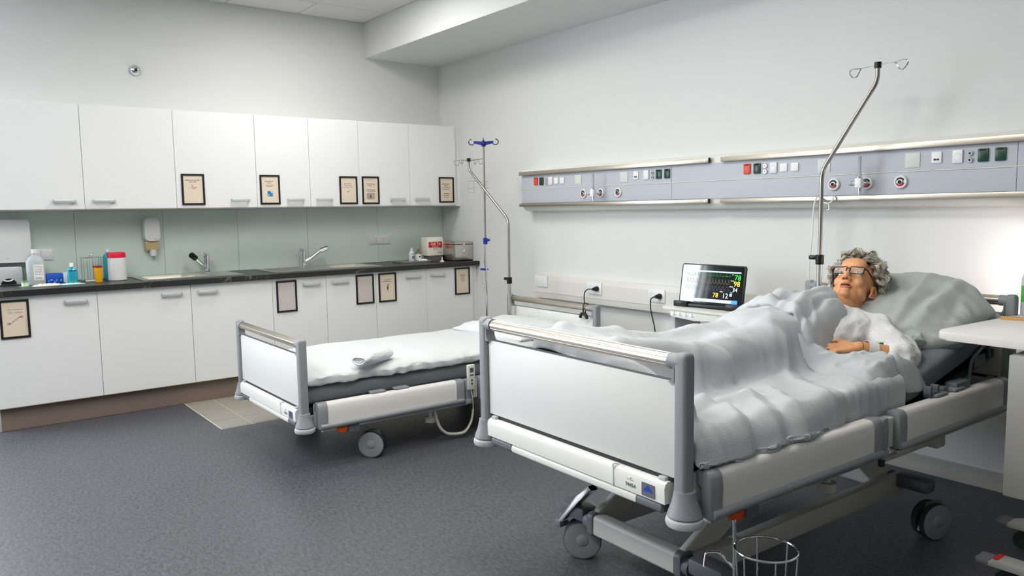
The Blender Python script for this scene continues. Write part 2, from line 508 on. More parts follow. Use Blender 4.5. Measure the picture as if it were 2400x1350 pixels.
for k in range(7):
    y0, y1 = UE[k], UE[k + 1]
    t = thing('wall_cabinet', UDESC[k], 'cabinet', (0, (y0 + y1) / 2, UZ0), 0, 'white wall cabinets')
    w = (y1 - y0) / 2
    b = B(); box(b, 0.002, 0.318, -w + 0.0005, w - 0.0005, -0.012, UZ1 - UZ0, 0.001, 1); obj('body', b, CABEDGE if False else CABW, t, 0)
    b = B(); box(b, 0.3195, 0.339, -w + 0.0013, w - 0.0013, 0.0, UZ1 - UZ0, 0.0012, 1); d = obj('door', b, CABW, t, 0)
    b = B(); box(b, 0.3195, 0.3385, -w + 0.0013, w - 0.0013, -0.0035, -0.0002); obj('edge_band', b, CABEDGE, d, 0)
    h = obj('handle', handle_mesh(0), None, d); h.location = (0.339, UHY[k] - (y0 + y1) / 2, 1.474 - UZ0)
b = B(); box(b, 0.002, 0.322, UE[7] + 0.001, -0.001, UZ0 - 0.012, UZ1)
tag(obj('filler_panel', b, CABW, None, 0), 'narrow white filler strip between the last wall cabinet and the bed-head wall', 'panel')

LDESC = ['leftmost white base cabinet with a framed sign at its left edge',
         'second white base cabinet from the left, under the left sink',
         'third white base cabinet from the left, behind the empty bed footboard, handle at upper left',
         'white base cabinet with a blank grey framed sheet left of its handle',
         'white base cabinet with a blank grey framed sheet right of its handle',
         'white base cabinet whose framed sign shows a dark green drawing',
         'white base cabinet at the far right end in the corner']
LHY = [-3.24, -2.641, -2.396, -1.603, -1.359, -0.682, -0.436]
for k in range(7):
    y0, y1 = UE[k] - 0.004, UE[k + 1] - 0.004
    t = thing('base_cabinet', LDESC[k], 'cabinet', (0, (y0 + y1) / 2, 0.0), 0, 'white base cabinets')
    w = (y1 - y0) / 2
    b = B(); box(b, 0.002, 0.562, -w + 0.0005, w - 0.0005, DZ0 + 0.001, 0.72 if k in (1, 2, 3, 4, 5) else DZ1 - 0.001, 0.001, 1)
    if k in (1, 2, 3, 4, 5): box(b, 0.54, 0.562, -w + 0.0005, w - 0.0005, 0.72, DZ1 - 0.001)
    obj('body', b, CABW, t, 0)
    b = B(); box(b, 0.5635, 0.585, -w + 0.0014, w - 0.0014, DZ0, DZ1 - 0.002, 0.0012, 1); d = obj('door', b, CABW, t, 0)
    b = B(); box(b, 0.5635, 0.5845, -w + 0.0014, w - 0.0014, DZ0 - 0.0035, DZ0 - 0.0002); obj('edge_band', b, CABEDGE, d, 0)
    h = obj('handle', handle_mesh(0), None, d); h.location = (0.585, LHY[k] - (y0 + y1) / 2, 0.812)
b = B(); box(b, 0.002, 0.566, UE[7] - 0.003, -0.001, DZ0 + 0.001, DZ1 - 0.001)
tag(obj('filler_panel', b, CABW, None, 0), 'narrow white filler strip between the last base cabinet and the bed-head wall', 'panel')
b = B(); box(b, 0.51, 0.53, -3.70, -0.001, 0.001, DZ0 - 0.004); box(b, 0.003, 0.51, -3.70, -3.68, 0.001, DZ0 - 0.004)
pl = tag(obj('plinth', b, PLINTH, None, 0), 'brown-grey kick board along the floor under the white base cabinets', 'plinth')
b = B(); box(b, 0.512, 0.534, -3.712, -3.700, 0.001, DZ0 - 0.004, 0.002); obj('end_cap', b, GPLAS, pl)

def slab(bm, x0, x1, y0, y1, z0, z1, holes):
    X = sorted({x0, x1, *[v for h in holes for v in h[:2]]}); Y = sorted({y0, y1, *[v for h in holes for v in h[2:]]})
    solid = lambda i, j: 0 <= i < len(X) - 1 and 0 <= j < len(Y) - 1 and not any(
        h[0] - 1e-6 <= X[i] and X[i + 1] <= h[1] + 1e-6 and h[2] - 1e-6 <= Y[j] and Y[j + 1] <= h[3] + 1e-6 for h in holes)
    V = {}
    def v(i, j, z):
        if (i, j, z) not in V: V[(i, j, z)] = bm.verts.new((X[i], Y[j], z))
        return V[(i, j, z)]
    for i in range(len(X) - 1):
        for j in range(len(Y) - 1):
            if not solid(i, j): continue
            bm.faces.new((v(i, j, z1), v(i + 1, j, z1), v(i + 1, j + 1, z1), v(i, j + 1, z1)))
            bm.faces.new((v(i, j, z0), v(i, j + 1, z0), v(i + 1, j + 1, z0), v(i + 1, j, z0)))
            for a, c, p, q in ((i - 1, j, (i, j), (i, j + 1)), (i + 1, j, (i + 1, j), (i + 1, j + 1)), (i, j - 1, (i, j), (i + 1, j)), (i, j + 1, (i, j + 1), (i + 1, j + 1))):
                if not solid(a, c): bm.faces.new((v(*p, z0), v(*q, z0), v(*q, z1), v(*p, z1)))
S1 = (0.10, 0.46, -2.76, -2.32); S2 = (0.10, 0.46, -1.33, -0.98)
b = B(); slab(b, 0.002, 0.62, -3.715, -0.0015, 0.873, 0.910, [S1, S2])
tag(obj('worktop', b, WORKTOP, None, 0), 'long black marble-look worktop with pale veins over the white base cabinets', 'worktop')

def sink(name, label, y0, y1, bowl, drain):
    t = thing(name, label, 'sink', (0.28, (y0 + y1) / 2, 0.910), 0)
    ox, oy = 0.28, (y0 + y1) / 2
    b = B()
    slab(b, 0.055 - ox, 0.515 - ox, y0 - oy, y1 - oy, 0.0004, 0.006, [(bowl[0] + 0.012 - ox, bowl[1] - 0.012 - ox, bowl[2] + 0.012 - oy, bowl[3] - 0.012 - oy)])
    obj('rim', b, STEEL, t, 0)
    b = B()
    x0, x1, c0, c1 = bowl[0] + 0.012 - ox, bowl[1] - 0.012 - ox, bowl[2] + 0.012 - oy, bowl[3] - 0.012 - oy
    box(b, x0, x1, c0, c1, -0.15, 0.08, 0.035, 4)
    bmesh.ops.bisect_plane(b, geom=list(b.verts) + list(b.edges) + list(b.faces), plane_co=(0, 0, 0.0055), plane_no=(0, 0, 1), clear_outer=True)
    o = obj('bowl', b, mat('sink_bowl_steel', (222, 216, 202), 0.42, 0.55, var=0.04), t, 50)
    md = o.modifiers.new('thick', 'SOLIDIFY'); md.thickness = 0.0012; md.offset = -1
    b = B(); lathe(b, [(0, 0.002), (0.03, 0.002), (0.036, 0.0)], ((x0 + x1) / 2, (c0 + c1) / 2, -0.146), 20); obj('drain', b, CHROME, o)
    if drain:
        for i in range(7):
            x = -0.15 + i * 0.05
            b = B(); tube(b, [(x, drain[0] - oy, 0.006), (x, drain[1] - oy, 0.006)], 0.003, 6); obj('drainer_ridge', b, STEEL, t)
    return t
sink('sink', 'left stainless steel sink let into the black worktop, with the black-tipped tap', -2.80, -2.09, S1, None)
sink('sink', 'right stainless steel sink with drainer let into the black worktop', -1.86, -0.93, S2, (-1.82, -1.50))

def tap(label, loc, arm, tip, tipm, lever):
    t = thing('tap', label, 'tap', loc, 0, 'taps at the two sinks')
    b = B(); lathe(b, [(0, 0), (0.027, 0), (0.027, 0.006), (0.022, 0.012), (0.021, 0.10), (0.023, 0.125), (0.020, 0.145), (0.008, 0.150), (0, 0.150)], seg=20); obj('body', b, CHROME, t)
    b = B(); tube(b, round_path([(0, 0, 0.04)] + arm, 0.02), 0.0135, 12); obj('spout', b, CHROME, t)
    b = B(); cyl(b, tip[0], tip[1], 0.021, 16, 0.023); cyl(b, tip[1], (Vector(tip[1]) + (Vector(tip[1]) - Vector(tip[0])) * 0.15), 0.018, 16); obj('spray_head', b, tipm, t)
    b = B(); tube(b, lever, 0.004, 8); obj('lever', b, CHROME, t)
tap('chrome tap with a black-tipped pull-out spout at the left sink', (0.12, -2.255, 0.916), [(0.03, -0.05, 0.075), (0.055, -0.10, 0.125)], [(0.05, -0.095, 0.118), (0.07, -0.13, 0.146)], BLACK,
    [(0, 0, 0.148), (0.0, -0.015, 0.156), (0.02, -0.055, 0.158)])
tap('chrome tap with a shower-head spout at the right sink', (0.12, -1.464, 0.916), [(0.03, 0.06, 0.075), (0.06, 0.14, 0.14)], [(0.056, 0.135, 0.135), (0.075, 0.185, 0.152)], CHROME,
    [(0, 0, 0.148), (0.0, -0.02, 0.152), (0.01, -0.06, 0.09)])

# glass backsplash panes
SPY = [-3.72, -3.134, -2.534, -1.966, -1.37, -0.70, -0.002]
for k in range(6):
    b = B(); box(b, 0.001, 0.008, SPY[k] + 0.001, SPY[k + 1] - 0.001, 0.911, UZ0 - 0.014, 0.0008, 1)
    names = ['glass splashback pane behind the large clear bottle', 'glass splashback pane behind the red-lidded tub', 'pale green glass splashback pane behind the left tap',
             'pale green glass splashback pane left of the right tap', 'pale green glass splashback pane right of the right tap', 'pale green glass splashback pane behind the triple socket, in the corner']
    tag(obj('splashback_pane', b, SPLASH, None, 0), names[k], 'splashback', 'glass splashback panes')
# ------------------------------------------------------------------ framed signs on the cabinet doors
def words_row(b, y, z, w, h, seed, x=0.0, parts=None):
    """a line of unreadable print as separate word strokes (local: X across, Y up)"""
    rnd = random.Random(seed); c = y - w / 2
    while c < y + w / 2 - 0.004:
        l = min(rnd.uniform(0.006, 0.022), y + w / 2 - c)
        prism(b, [(c, z - h / 2), (c + l, z - h / 2), (c + l, z + h / 2), (c, z + h / 2)], 0, 0.0003, M=x)
        c += l + 0.003

def sign(label, x, y0, y1, z0, z1, kind, paper=PAPER):
    t = thing('framed_sign', label, 'sign', (x, (y0 + y1) / 2, (z0 + z1) / 2), 0, 'framed signs on the cabinet doors')
    w, h = y1 - y0, z1 - z0; f = 0.013
    M = on_x(0, 0, 0)
    b = B(); prism(b, rrect(w, h, 0.001, 1), 0.0005, 0.009, M, hole=rrect(w - 2 * f, h - 2 * f, 0.0005, 1)); obj('frame', b, FRAMEM, t, 20)
    b = B(); prism(b, rrect(w - 2 * f + 0.002, h - 2 * f + 0.002, 0.0005, 1), 0.0007, 0.003, M); p = obj('sheet', b, paper, t, 0)
    MP = on_x(0.0031, 0, 0)
    b = B(); ink = INK
    def rows(spec):
        for k, (cy, cz, rw, rh) in enumerate(spec): words_row(b, cy, cz, rw, rh, k + int(abs(y0) * 97), MP)
    def blob(cy, cz, pts):
        prism(b, [(cy + a, cz + c) for a, c in pts], 0, 0.0003, MP)
    if kind == 'hands':
        b.free(); b = None
        text('print', 'PEG - Sonden &', 0.0125, INK, MP @ Matrix.Translation((0.004, 0.060, 0)), p)
        text('print', 'PEG - Verband', 0.0125, INK, MP @ Matrix.Translation((0.004, 0.041, 0)), p)
        b = B()
        for cy, cz, s in ((-0.022, -0.028, 1), (0.026, 0.010, -1)):
            for k in range(7):
                a = 2.4 + 0.25 * k if s > 0 else -0.6 + 0.25 * k
                q = 0.020 + 0.004 * ((k * 7) % 3)
                tube(b, [MP @ Vector((cy, cz, 0)), MP @ Vector((cy + q * math.cos(a) * 0.9, cz + q * math.sin(a) * 0.7, 0))], 0.0006, 4)
        for k in range(6):
            c = Vector((-0.018 + k * 0.008, -0.022 + k * 0.006, 0)); ball(b, MP @ c, 0.0028 + 0.0008 * (k % 2), 8, (0.1, 1, 1))
        obj('drawing', b, INK, p); b = None
    elif kind == 'pink':
        rows([(-0.004, 0.068, 0.105, 0.005), (0.0, 0.054, 0.055, 0.004)])
        obj('print', b, INK, p, 0); b = B()
        prism(b, [(-0.010, 0.014), (0.02, 0.020), (0.032, 0.012), (0.018, 0.004), (-0.008, 0.003)], 0, 0.0003, MP); obj('drawing', b, mat('print_pink', (226, 160, 140), 0.8), p, 0)
        b = B(); tube(b, [MP @ Vector((-0.012, 0.036, 0)), MP @ Vector((0.0, 0.016, 0))], 0.002, 5); tube(b, [MP @ Vector((-0.034, 0.004, 0)), MP @ Vector((-0.012, 0.018, 0)), MP @ Vector((0.008, 0.04, 0))], 0.0008, 5)
        obj('drawing', b, mat('print_mauve', (150, 120, 120), 0.8), p); b = None
    elif kind == 'blue':
        rows([(-0.004, 0.066, 0.07, 0.005), (-0.004, 0.052, 0.04, 0.004), (0, 0.036, 0.07, 0.003), (0, 0.026, 0.06, 0.003)])
        obj('print', b, INK, p, 0)
        b = B(); prism(b, rrect(0.042, 0.042, 0.001, 1), 0, 0.0003, MP @ Matrix.Translation((0.0, -0.032, 0))); obj('picture', b, mat('print_blue', (52, 132, 188), 0.7, var=0.3, vscale=60), p, 0)
        b = B(); prism(b, [(0.006, -0.013), (0.016, -0.013), (0.018, -0.026), (0.009, -0.024)], 0.0003, 0.0006, MP); prism(b, [(-0.016, -0.036), (-0.006, -0.042), (-0.014, -0.050)], 0.0003, 0.0006, MP); obj('picture', b, LABELW, p, 0); b = None
    elif kind == 'dot':
        rows([(-0.006, 0.052, 0.065, 0.005), (-0.004, 0.036, 0.065, 0.004), (-0.008, 0.020, 0.09, 0.0025)])
        tube(b, [MP @ Vector((-0.014, -0.018, 0)), MP @ Vector((0.0, -0.010, 0)), MP @ Vector((0.02, 0.006, 0))], 0.0006, 5)
        ball(b, MP @ Vector((-0.005, -0.012, 0)), 0.005, 8, (0.1, 1.2, 0.8))
    elif kind == 'photo':
        rows([(-0.004, 0.086, 0.07, 0.0025), (-0.002, 0.052, 0.075, 0.005), (-0.006, 0.038, 0.035, 0.005), (0.0, 0.002, 0.085, 0.005), (0.004, -0.012, 0.07, 0.004)])
        tube(b, [MP @ Vector((0.028, 0.052, 0)), MP @ Vector((0.042, 0.046, 0)), MP @ Vector((0.026, 0.030, 0))], 0.0012, 5)
        obj('print', b, INK, p, 0)
        b = B(); prism(b, rrect(0.076, 0.055, 0.001, 1), 0, 0.0003, MP @ Matrix.Translation((0.0, -0.050, 0))); obj('picture', b, mat('print_grey_photo', (172, 158, 146), 0.7, var=0.25, vscale=50), p, 0)
        b = B(); prism(b, [(-0.008, -0.04), (0.004, -0.04), (0.006, -0.066), (-0.008, -0.066)], 0.0003, 0.0006, MP); obj('picture', b, INK, p, 0); b = None
    elif kind == 'list':
        rows([(-0.006, 0.052, 0.07, 0.006), (-0.004, 0.036, 0.035, 0.006), (-0.002, 0.018, 0.08, 0.005), (-0.004, 0.004, 0.07, 0.005), (-0.002, -0.034, 0.055, 0.006), (-0.004, -0.050, 0.072, 0.006), (-0.002, -0.066, 0.05, 0.005)])
    elif kind == 'plant':
        rows([(0.004, 0.062, 0.06, 0.005), (-0.002, 0.049, 0.09, 0.005)])
        obj('print', b, INK, p, 0)
        b = B()
        prism(b, [(-0.006, 0.008), (0.010, 0.006), (0.008, -0.018), (0.002, -0.028), (-0.004, -0.018)], 0, 0.0003, MP)
        prism(b, [(-0.006, -0.036), (0.014, -0.036), (0.014, -0.038), (-0.006, -0.038)], 0, 0.0003, MP)
        tube(b, [MP @ Vector((0.002, 0.006, 0)), MP @ Vector((0.012, 0.030, 0))], 0.003, 5); tube(b, [MP @ Vector((0.0, 0.006, 0)), MP @ Vector((-0.008, 0.020, 0)), MP @ Vector((0.004, 0.028, 0))], 0.0012, 5)
        obj('drawing', b, mat('print_olive', (86, 86, 62), 0.8), p); b = None
    elif kind == 'coil':
        rows([(0.004, 0.055, 0.05, 0.005), (0.004, 0.042, 0.05, 0.004)])
        tube(b, [MP @ Vector((0.006 + 0.017 * math.cos(a * 0.6), 0.014 + 0.017 * math.sin(a * 0.6), 0)) for a in range(11)], 0.0012, 5, closed=True)
        tube(b, [MP @ Vector((0.006 + 0.009 * math.cos(a * 0.6), 0.014 + 0.009 * math.sin(a * 0.6), 0)) for a in range(9)], 0.0012, 5)
    else:
        b.free(); b = None
    if b is not None: obj('print', b, ink, p, 0)
    return t
UXF, LXF = 0.339, 0.585
sign('black-framed sign with a pink drawing on the third wall cabinet', UXF, -2.468, -2.304, 1.441, 1.670, 'pink')
sign('black-framed sign with a blue square picture on a wall cabinet', UXF, -1.885, -1.725, 1.440, 1.670, 'blue')
sign('black-framed sign with two text lines and a dark dot, left of a pair of signs', UXF, -1.215, -1.053, 1.437, 1.668, 'dot')
sign('black-framed sign with a grey photo, right of a pair of signs', UXF, -1.009, -0.848, 1.436, 1.669, 'photo')
sign('black-framed sign of text lines on the corner wall cabinet', UXF, -0.242, -0.082, 1.442, 1.673, 'list')
sign('large-looking black-framed sign with a drawing of hands on the leftmost base cabinet', LXF, -3.668, -3.506, 0.604, 0.850, 'hands')
sign('black frame with a blank grey sheet, left of the handle of its base cabinet', LXF, -1.884, -1.722, 0.608, 0.852, 'none', PAPERG)
sign('black frame with a blank grey sheet, right of the handle, next to the green drawing', LXF, -1.217, -1.056, 0.614, 0.856, 'none', PAPERG)
sign('black-framed sign with a dark green drawing on a base cabinet', LXF, -1.011, -0.846, 0.614, 0.857, 'plant')
sign('black-framed sign with a small round drawing on the corner base cabinet', LXF, -0.253, -0.094, 0.617, 0.858, 'coil')

# ------------------------------------------------------------------ sockets and dispensers on the splashback
def socket_insert(t, M, s=1.0, m=WPLAS):
    b = B(); prism(b, rrect(0.068 * s, 0.068 * s, 0.004), 0.0, 0.007, M, 0.001); o = obj('socket', b, m, t)
    b = B()
    R0 = 0.0205 * s
    pr = [(0, 0.0035), (R0 * 0.93, 0.0035), (R0, 0.0074), (R0 * 1.06, 0.0074)]
    lathe(b, pr, (0, 0, 0), 20, None)
    b.transform(M @ Matrix.Translation((0, 0, 0.0005)))
    obj('socket_well', b, mat('socket_well_grey', (196, 196, 194), 0.5), o)
    b = B()
    for sx in (-1, 1): prism(b, [(sx * 0.0095 * s + 0.0025 * math.cos(a * PI / 4), 0.0025 * math.sin(a * PI / 4)) for a in range(8)], 0.004, 0.0046, M)
    for sy in (-1, 1): box_local = prism(b, [(-0.003, sy * 0.017 * s - 0.002), (0.003, sy * 0.017 * s - 0.002), (0.003, sy * 0.017 * s + 0.002), (-0.003, sy * 0.017 * s + 0.002)], 0.004, 0.0056, M)
    obj('contact_holes', b, DARKM, o, 0)
    return o
def socket_row(label, x, ys_, z, n):
    t = thing('wall_socket', label, 'socket', (x, ys_, z))
    w = 0.0715 * n + 0.009
    b = B(); prism(b, rrect(w, 0.081, 0.003), 0.0, 0.005, on_x(0, 0, 0), 0.001); obj('cover_plate', b, WPLAS, t)
    for k in range(n): socket_insert(t, on_x(0.0045, (k - (n - 1) / 2) * 0.0715, 0))
socket_row('white triple wall socket on the green glass splashback', 0.0085, -0.685, 1.111, 3)
socket_row('white double wall socket behind the large clear bottle', 0.0085, -3.355, 1.102, 2)

t = thing('paper_towel_dispenser', 'white paper towel dispenser on the wall at the left edge above the worktop', 'dispenser', (0.0095, -3.565, 1.063))
b = B(); prism(b, rrect(0.285, 0.292, 0.02), 0, 0.125, on_x(0, 0, 0.146), 0.012); obj('cover', b, WPLAS, t)
b = B(); prism(b, rrect(0.02, 0.006, 0.002), 0.1255, 0.127, on_x(0, 0.0, 0.03)); obj('emblem', b, GPLAS, t)
t = thing('napkin_dispenser', 'low grey box with a dark opening and white paper under the towel dispenser', 'dispenser', (0.10, -3.60, 0.9105))
b = B(); box(b, -0.08, 0.06, -0.105, 0.115, 0, 0.125, 0.012); obj('body', b, mat('pale_grey_enamel', (196, 200, 202), 0.4), t)
b = B(); prism(b, [(0.045 * math.cos(a * PI / 12), 0.04 * math.sin(a * PI / 12)) for a in range(13)], 0, 0.002, on_x(0.0601, 0.03, 0.008)); o = obj('opening', b, BLACK, t, 0)
b = B(); tube(b, smooth_path([(0.063, 0.0, 0.036), (0.066, 0.02, 0.030), (0.066, 0.04, 0.032), (0.063, 0.055, 0.040)]), 0.005, 8); obj('paper', b, LABELW, t)

t = thing('soap_dispenser', 'white wall soap dispenser with an amber soap window', 'dispenser', (0.0095, -2.63, 1.058))
b = B(); prism(b, rrect(0.108, 0.175, 0.034, 8), 0.0, 0.085, on_x(0, 0, 0.205), 0.0035); obj('cover', b, WPLAS, t)
b = B(); box(b, 0.004, 0.062, -0.046, 0.046, 0.045, 0.118, 0.006); obj('soap_window', b, mat('amber_soap', (196, 176, 128), 0.2, coat=0.4), t)
b = B(); lathe(b, [(0, 0), (0.018, 0), (0.024, 0.006), (0.026, 0.04), (0.026, 0.052), (0, 0.052)], (0.045, 0.006, 0.0), 16); obj('nozzle', b, WPLAS, t)
b = B(); prism(b, rrect(0.018, 0.006, 0.002), 0.0855, 0.087, on_x(0, 0.018, 0.135)); obj('emblem', b, GPLAS, t)

# chrome escutcheon on the wall above the cabinets
t = thing('wall_rosette', 'small chrome dome fitting on the bare wall above the cabinets', 'fitting', (0.0, -2.661, 2.443))
MX = Matrix(((0, 0, 1, 0), (1, 0, 0, 0), (0, 1, 0, 0), (0, 0, 0, 1)))
b = B(); lathe(b, [(0.040, 0.0005), (0.040, 0.006), (0.036, 0.016), (0.026, 0.026), (0.012, 0.031), (0, 0.032)], seg=32, M=MX.to_3x3()); obj('dome', b, CHROME, t)
b = B(); lathe(b, [(0.012, 0.028), (0.011, 0.042), (0.006, 0.046), (0, 0.046)], seg=16, M=MX.to_3x3()); obj('spout', b, DARKM, t)

# ------------------------------------------------------------------ things on the worktop
ZW = 0.9105
GLASSC = mat('clear_plastic_bottle', (216, 224, 230), 0.12, var=0, trans=0.3, ior=1.33)
t = thing('infusion_bottle', 'large clear plastic fluid bottle with white cap and white label', 'bottle', (0.20, -3.413, ZW))
b = B()
for (z0, z1, s0, s1) in ((0.0, 0.012, 0.93, 1.0), (0.012, 0.155, 1.0, 1.0), (0.155, 0.185, 1.0, 0.72), (0.185, 0.20, 0.72, 0.34), (0.20, 0.213, 0.34, 0.30)):
    pa, pb = rrect(0.085 * s0, 0.112 * s0, 0.03 * s0), rrect(0.085 * s1, 0.112 * s1, 0.03 * s1)
    va = [b.verts.new((x, y, z0)) for x, y in pa]; vb = [b.verts.new((x, y, z1)) for x, y in pb]
    for k in range(len(va)): b.faces.new((va[k], va[(k + 1) % len(va)], vb[(k + 1) % len(va)], vb[k]))
    if z0 == 0: b.faces.new(list(reversed(va)))
    if z1 == 0.213: b.faces.new(vb)
bmesh.ops.remove_doubles(b, verts=b.verts, dist=0.0002)
bt = obj('bottle', b, GLASSC, t, 50)
b = B(); lathe(b, [(0, 0.213), (0.019, 0.213), (0.019, 0.238), (0.016, 0.241), (0, 0.241)], seg=20); obj('cap', b, WPLAS, t)
b = B(); prism(b, rrect(0.058, 0.105, 0.003), 0.0431, 0.0436, on_x(0, 0.012, 0.085)); lb = obj('label', b, LABELW, t, 0)
b = B()
for k in range(6): words_row(b, 0.012, 0.125 - k * 0.011, 0.045, 0.0025, k, on_x(0.0437, 0, 0))
for k in range(12): box(b, 0.0437, 0.0439, -0.008 + k * 0.0034, -0.008 + k * 0.0034 + (0.0012 if k % 3 else 0.002), 0.038, 0.05)
obj('print', b, INK, lb, 0)

t = thing('tape_roll', 'small white tape roll between green rims on the worktop', 'tape', (0.33, -3.493, ZW))
b = B(); lathe(b, [(0, 0.003), (0.021, 0.003), (0.021, 0.034), (0, 0.034)], seg=20); obj('tape', b, WPLAS, t)
for z in (0.0, 0.034):
    b = B(); lathe(b, [(0, z), (0.029, z), (0.029, z + 0.003), (0, z + 0.003)], seg=24); obj('rim', b, mat('lime_green_plastic', (92, 196, 74), 0.4), t)

t = thing('glove_box', 'blue and white cardboard glove box on the worktop', 'box', (0.15, -3.283, ZW))
b = B(); box(b, -0.05, 0.05, -0.070, 0.032, 0, 0.066, 0.002); obj('carton', b, mat('blue_carton', (16, 86, 200), 0.5, var=0.06), t)
b = B(); box(b, -0.0495, 0.0495, 0.032, 0.074, 0, 0.0655, 0.002); obj('carton_end', b, LABELW, t)
b = B(); prism(b, [(0.03 * math.cos(a * PI / 8), 0.02 * math.sin(a * PI / 8)) for a in range(16)], 0, 0.0008, Matrix.Translation((0, -0.02, 0.0661))); obj('opening', b, DARKM, t, 0)
b = B(); rnd = random.Random(5)
for k in range(14):
    yy, zz = rnd.uniform(-0.06, 0.022), rnd.uniform(0.01, 0.026); ball(b, (0.0502, yy, zz), rnd.uniform(0.0015, 0.0035), 8, (0.1, 1, 1))
obj('print', b, LABELW, t)

TEAL = mat('turquoise_gel', (38, 170, 196), 0.15, var=0.03, coat=0.5)
t = thing('sanitiser_bottle', 'small turquoise hand sanitiser bottle with a white cap', 'bottle', (0.30, -3.209, ZW))
b = B()
prev = None
for z, s in ((0, 0.94), (0.006, 1.0), (0.085, 1.0), (0.102, 0.85), (0.110, 0.42), (0.116, 0.36)):
    ring = [b.verts.new((x, y, z)) for x, y in rrect(0.036 * s, 0.062 * s, 0.016 * s)]
    if prev:
        for k in range(len(ring)): b.faces.new((prev[k], prev[(k + 1) % len(ring)], ring[(k + 1) % len(ring)], ring[k]))
    else: b.faces.new(list(reversed(ring)))
    prev = ring
b.faces.new(prev); bo = obj('bottle', b, TEAL, t, 50)
b = B(); lathe(b, [(0, 0.114), (0.013, 0.114), (0.0125, 0.138), (0.011, 0.141), (0, 0.141)], seg=18); obj('cap', b, WPLAS, t)
b = B(); prism(b, rrect(0.046, 0.008, 0.001, 2), 0.0181, 0.0185, on_x(0, 0, 0.088))
for k in range(5): words_row(b, 0.0, 0.074 - k * 0.012, 0.03 + 0.006 * (k % 2), 0.003, k + 3, on_x(0.0182, 0, 0))
obj('print', b, mat('navy_ink', (14, 62, 110), 0.6), t, 0)

t = thing('wire_rack', 'empty chrome wire stand beside the yellow sharps container', 'rack', (0.15, -3.065, ZW))
for z in (0.006, 0.165):
    b = B(); tube(b, [(x, y, z) for x, y in rrect(0.10, 0.132, 0.012, 4)], 0.0022, 6, closed=True); obj('ring', b, CHROME, t)
for sx in (-1, 1):
    for sy in (-0.33, 0.33, 1.0, -1.0):
        b = B(); cyl(b, (sx * 0.049, sy * 0.056, 0.003), (sx * 0.049, sy * 0.056, 0.166), 0.0018, 8); obj('rod', b, CHROME, t)
b = B(); tube(b, [(-0.05, 0, 0.165), (0.05, 0, 0.165)], 0.0025, 6); tube(b, smooth_path([(0, -0.008, 0.165), (0, -0.006, 0.182), (0, 0.006, 0.182), (0, 0.008, 0.165)]), 0.0025, 6); obj('carry_handle', b, CHROME, t)
b = B(); box(b, -0.048, 0.048, -0.06, 0.06, 0.003, 0.006); obj('base', b, STEEL, t)

t = thing('sharps_container', 'small yellow sharps container with a dark red lid', 'container', (0.335, -3.053, ZW))
b = B(); lathe(b, [(0, 0), (0.0225, 0), (0.0235, 0.004), (0.027, 0.103), (0, 0.103)], seg=24); obj('cup', b, mat('yellow_plastic', (246, 176, 8), 0.4, var=0.02), t)
b = B(); lathe(b, [(0, 0.115), (0.020, 0.115), (0.0285, 0.112), (0.0295, 0.103), (0.027, 0.101), (0.0, 0.101)], seg=24); ball(b, (0, -0.028, 0.112), 0.006, 8); obj('lid', b, mat('dark_red_plastic', (156, 14, 18), 0.4), t)

t = thing('wipes_tub', 'white cylindrical wipes tub with a bright red lid', 'tub', (0.27, -2.921, ZW))
b = B(); lathe(b, [(0, 0), (0.056, 0), (0.060, 0.004), (0.0585, 0.165), (0, 0.165)], seg=32); obj('tub', b, WPLAS, t)
b = B(); lathe(b, [(0, 0.200), (0.050, 0.200), (0.059, 0.196), (0.0615, 0.188), (0.0615, 0.164), (0, 0.164)], seg=32); obj('lid', b, REDLID, t)
b = B()
lathe(b, [(0.0604, 0.012), (0.0592, 0.150)], seg=48); bmesh.ops.delete(b, geom=[f for f in b.faces if f.calc_center_median().x < 0.018 or f.calc_center_median().y < -0.035], context='FACES')
obj('label', b, mat('pale_label', (222, 223, 224), 0.6), t)

t = thing('tall_bottle', 'tall turquoise bottle with a white cap behind the red-lidded tub', 'bottle', (0.15, -2.955, ZW))
b = B(); lathe(b, [(0, 0), (0.032, 0), (0.034, 0.004), (0.034, 0.165), (0.028, 0.18), (0.014, 0.192), (0.013, 0.20), (0, 0.20)], seg=24); obj('bottle', b, TEAL, t)
b = B(); lathe(b, [(0, 0.199), (0.016, 0.199), (0.016, 0.223), (0, 0.224)], seg=18); obj('cap', b, WPLAS, t)

def crumple(label, loc, sx, sy, sz, seed, m, name='plastic_wrapper', cat='wrapper'):
    b = B(); bmesh.ops.create_grid(b, x_segments=26, y_segments=26, size=0.5)
    for v in b.verts:
        p = Vector((v.co.x * 5, v.co.y * 5, seed)); e = max(abs(v.co.x), abs(v.co.y)) * 2
        h = (0.15 + 1.0 * abs(noise.noise(p * 1.4)) + 0.6 * (1 - abs(noise.noise(p * 2.2))) ** 5) * max(0.0, 1 - e ** 4)
        k = 1 + 0.45 * noise.noise(Vector((math.atan2(v.co.y, v.co.x) * 1.5, seed, 0)))
        v.co = Vector((v.co.x * sx * k, v.co.y * sy * k, 0.001 + max(0, h) * sz))
    o = obj(name, b, m, None, 0); o.location = loc
    for p in o.data.polygons: p.use_smooth = True
    md = o.modifiers.new('thick', 'SOLIDIFY'); md.thickness = 0.0008; md.offset = 1
    tag(o, label, cat)
    return o
crumple('crumpled cream wrapper lying in front of the clear bottle', (0.37, -3.37, ZW), 0.10, 0.17, 0.013, 1.3, mat('wrapper_cream', (226, 222, 206), 0.35, var=0.05))
crumple('white and mint wrapper lying in front of the sanitiser bottle', (0.39, -3.23, ZW), 0.07, 0.14, 0.009, 7.7, mat('wrapper_mint', (190, 226, 218), 0.3, var=0.25, vscale=30))
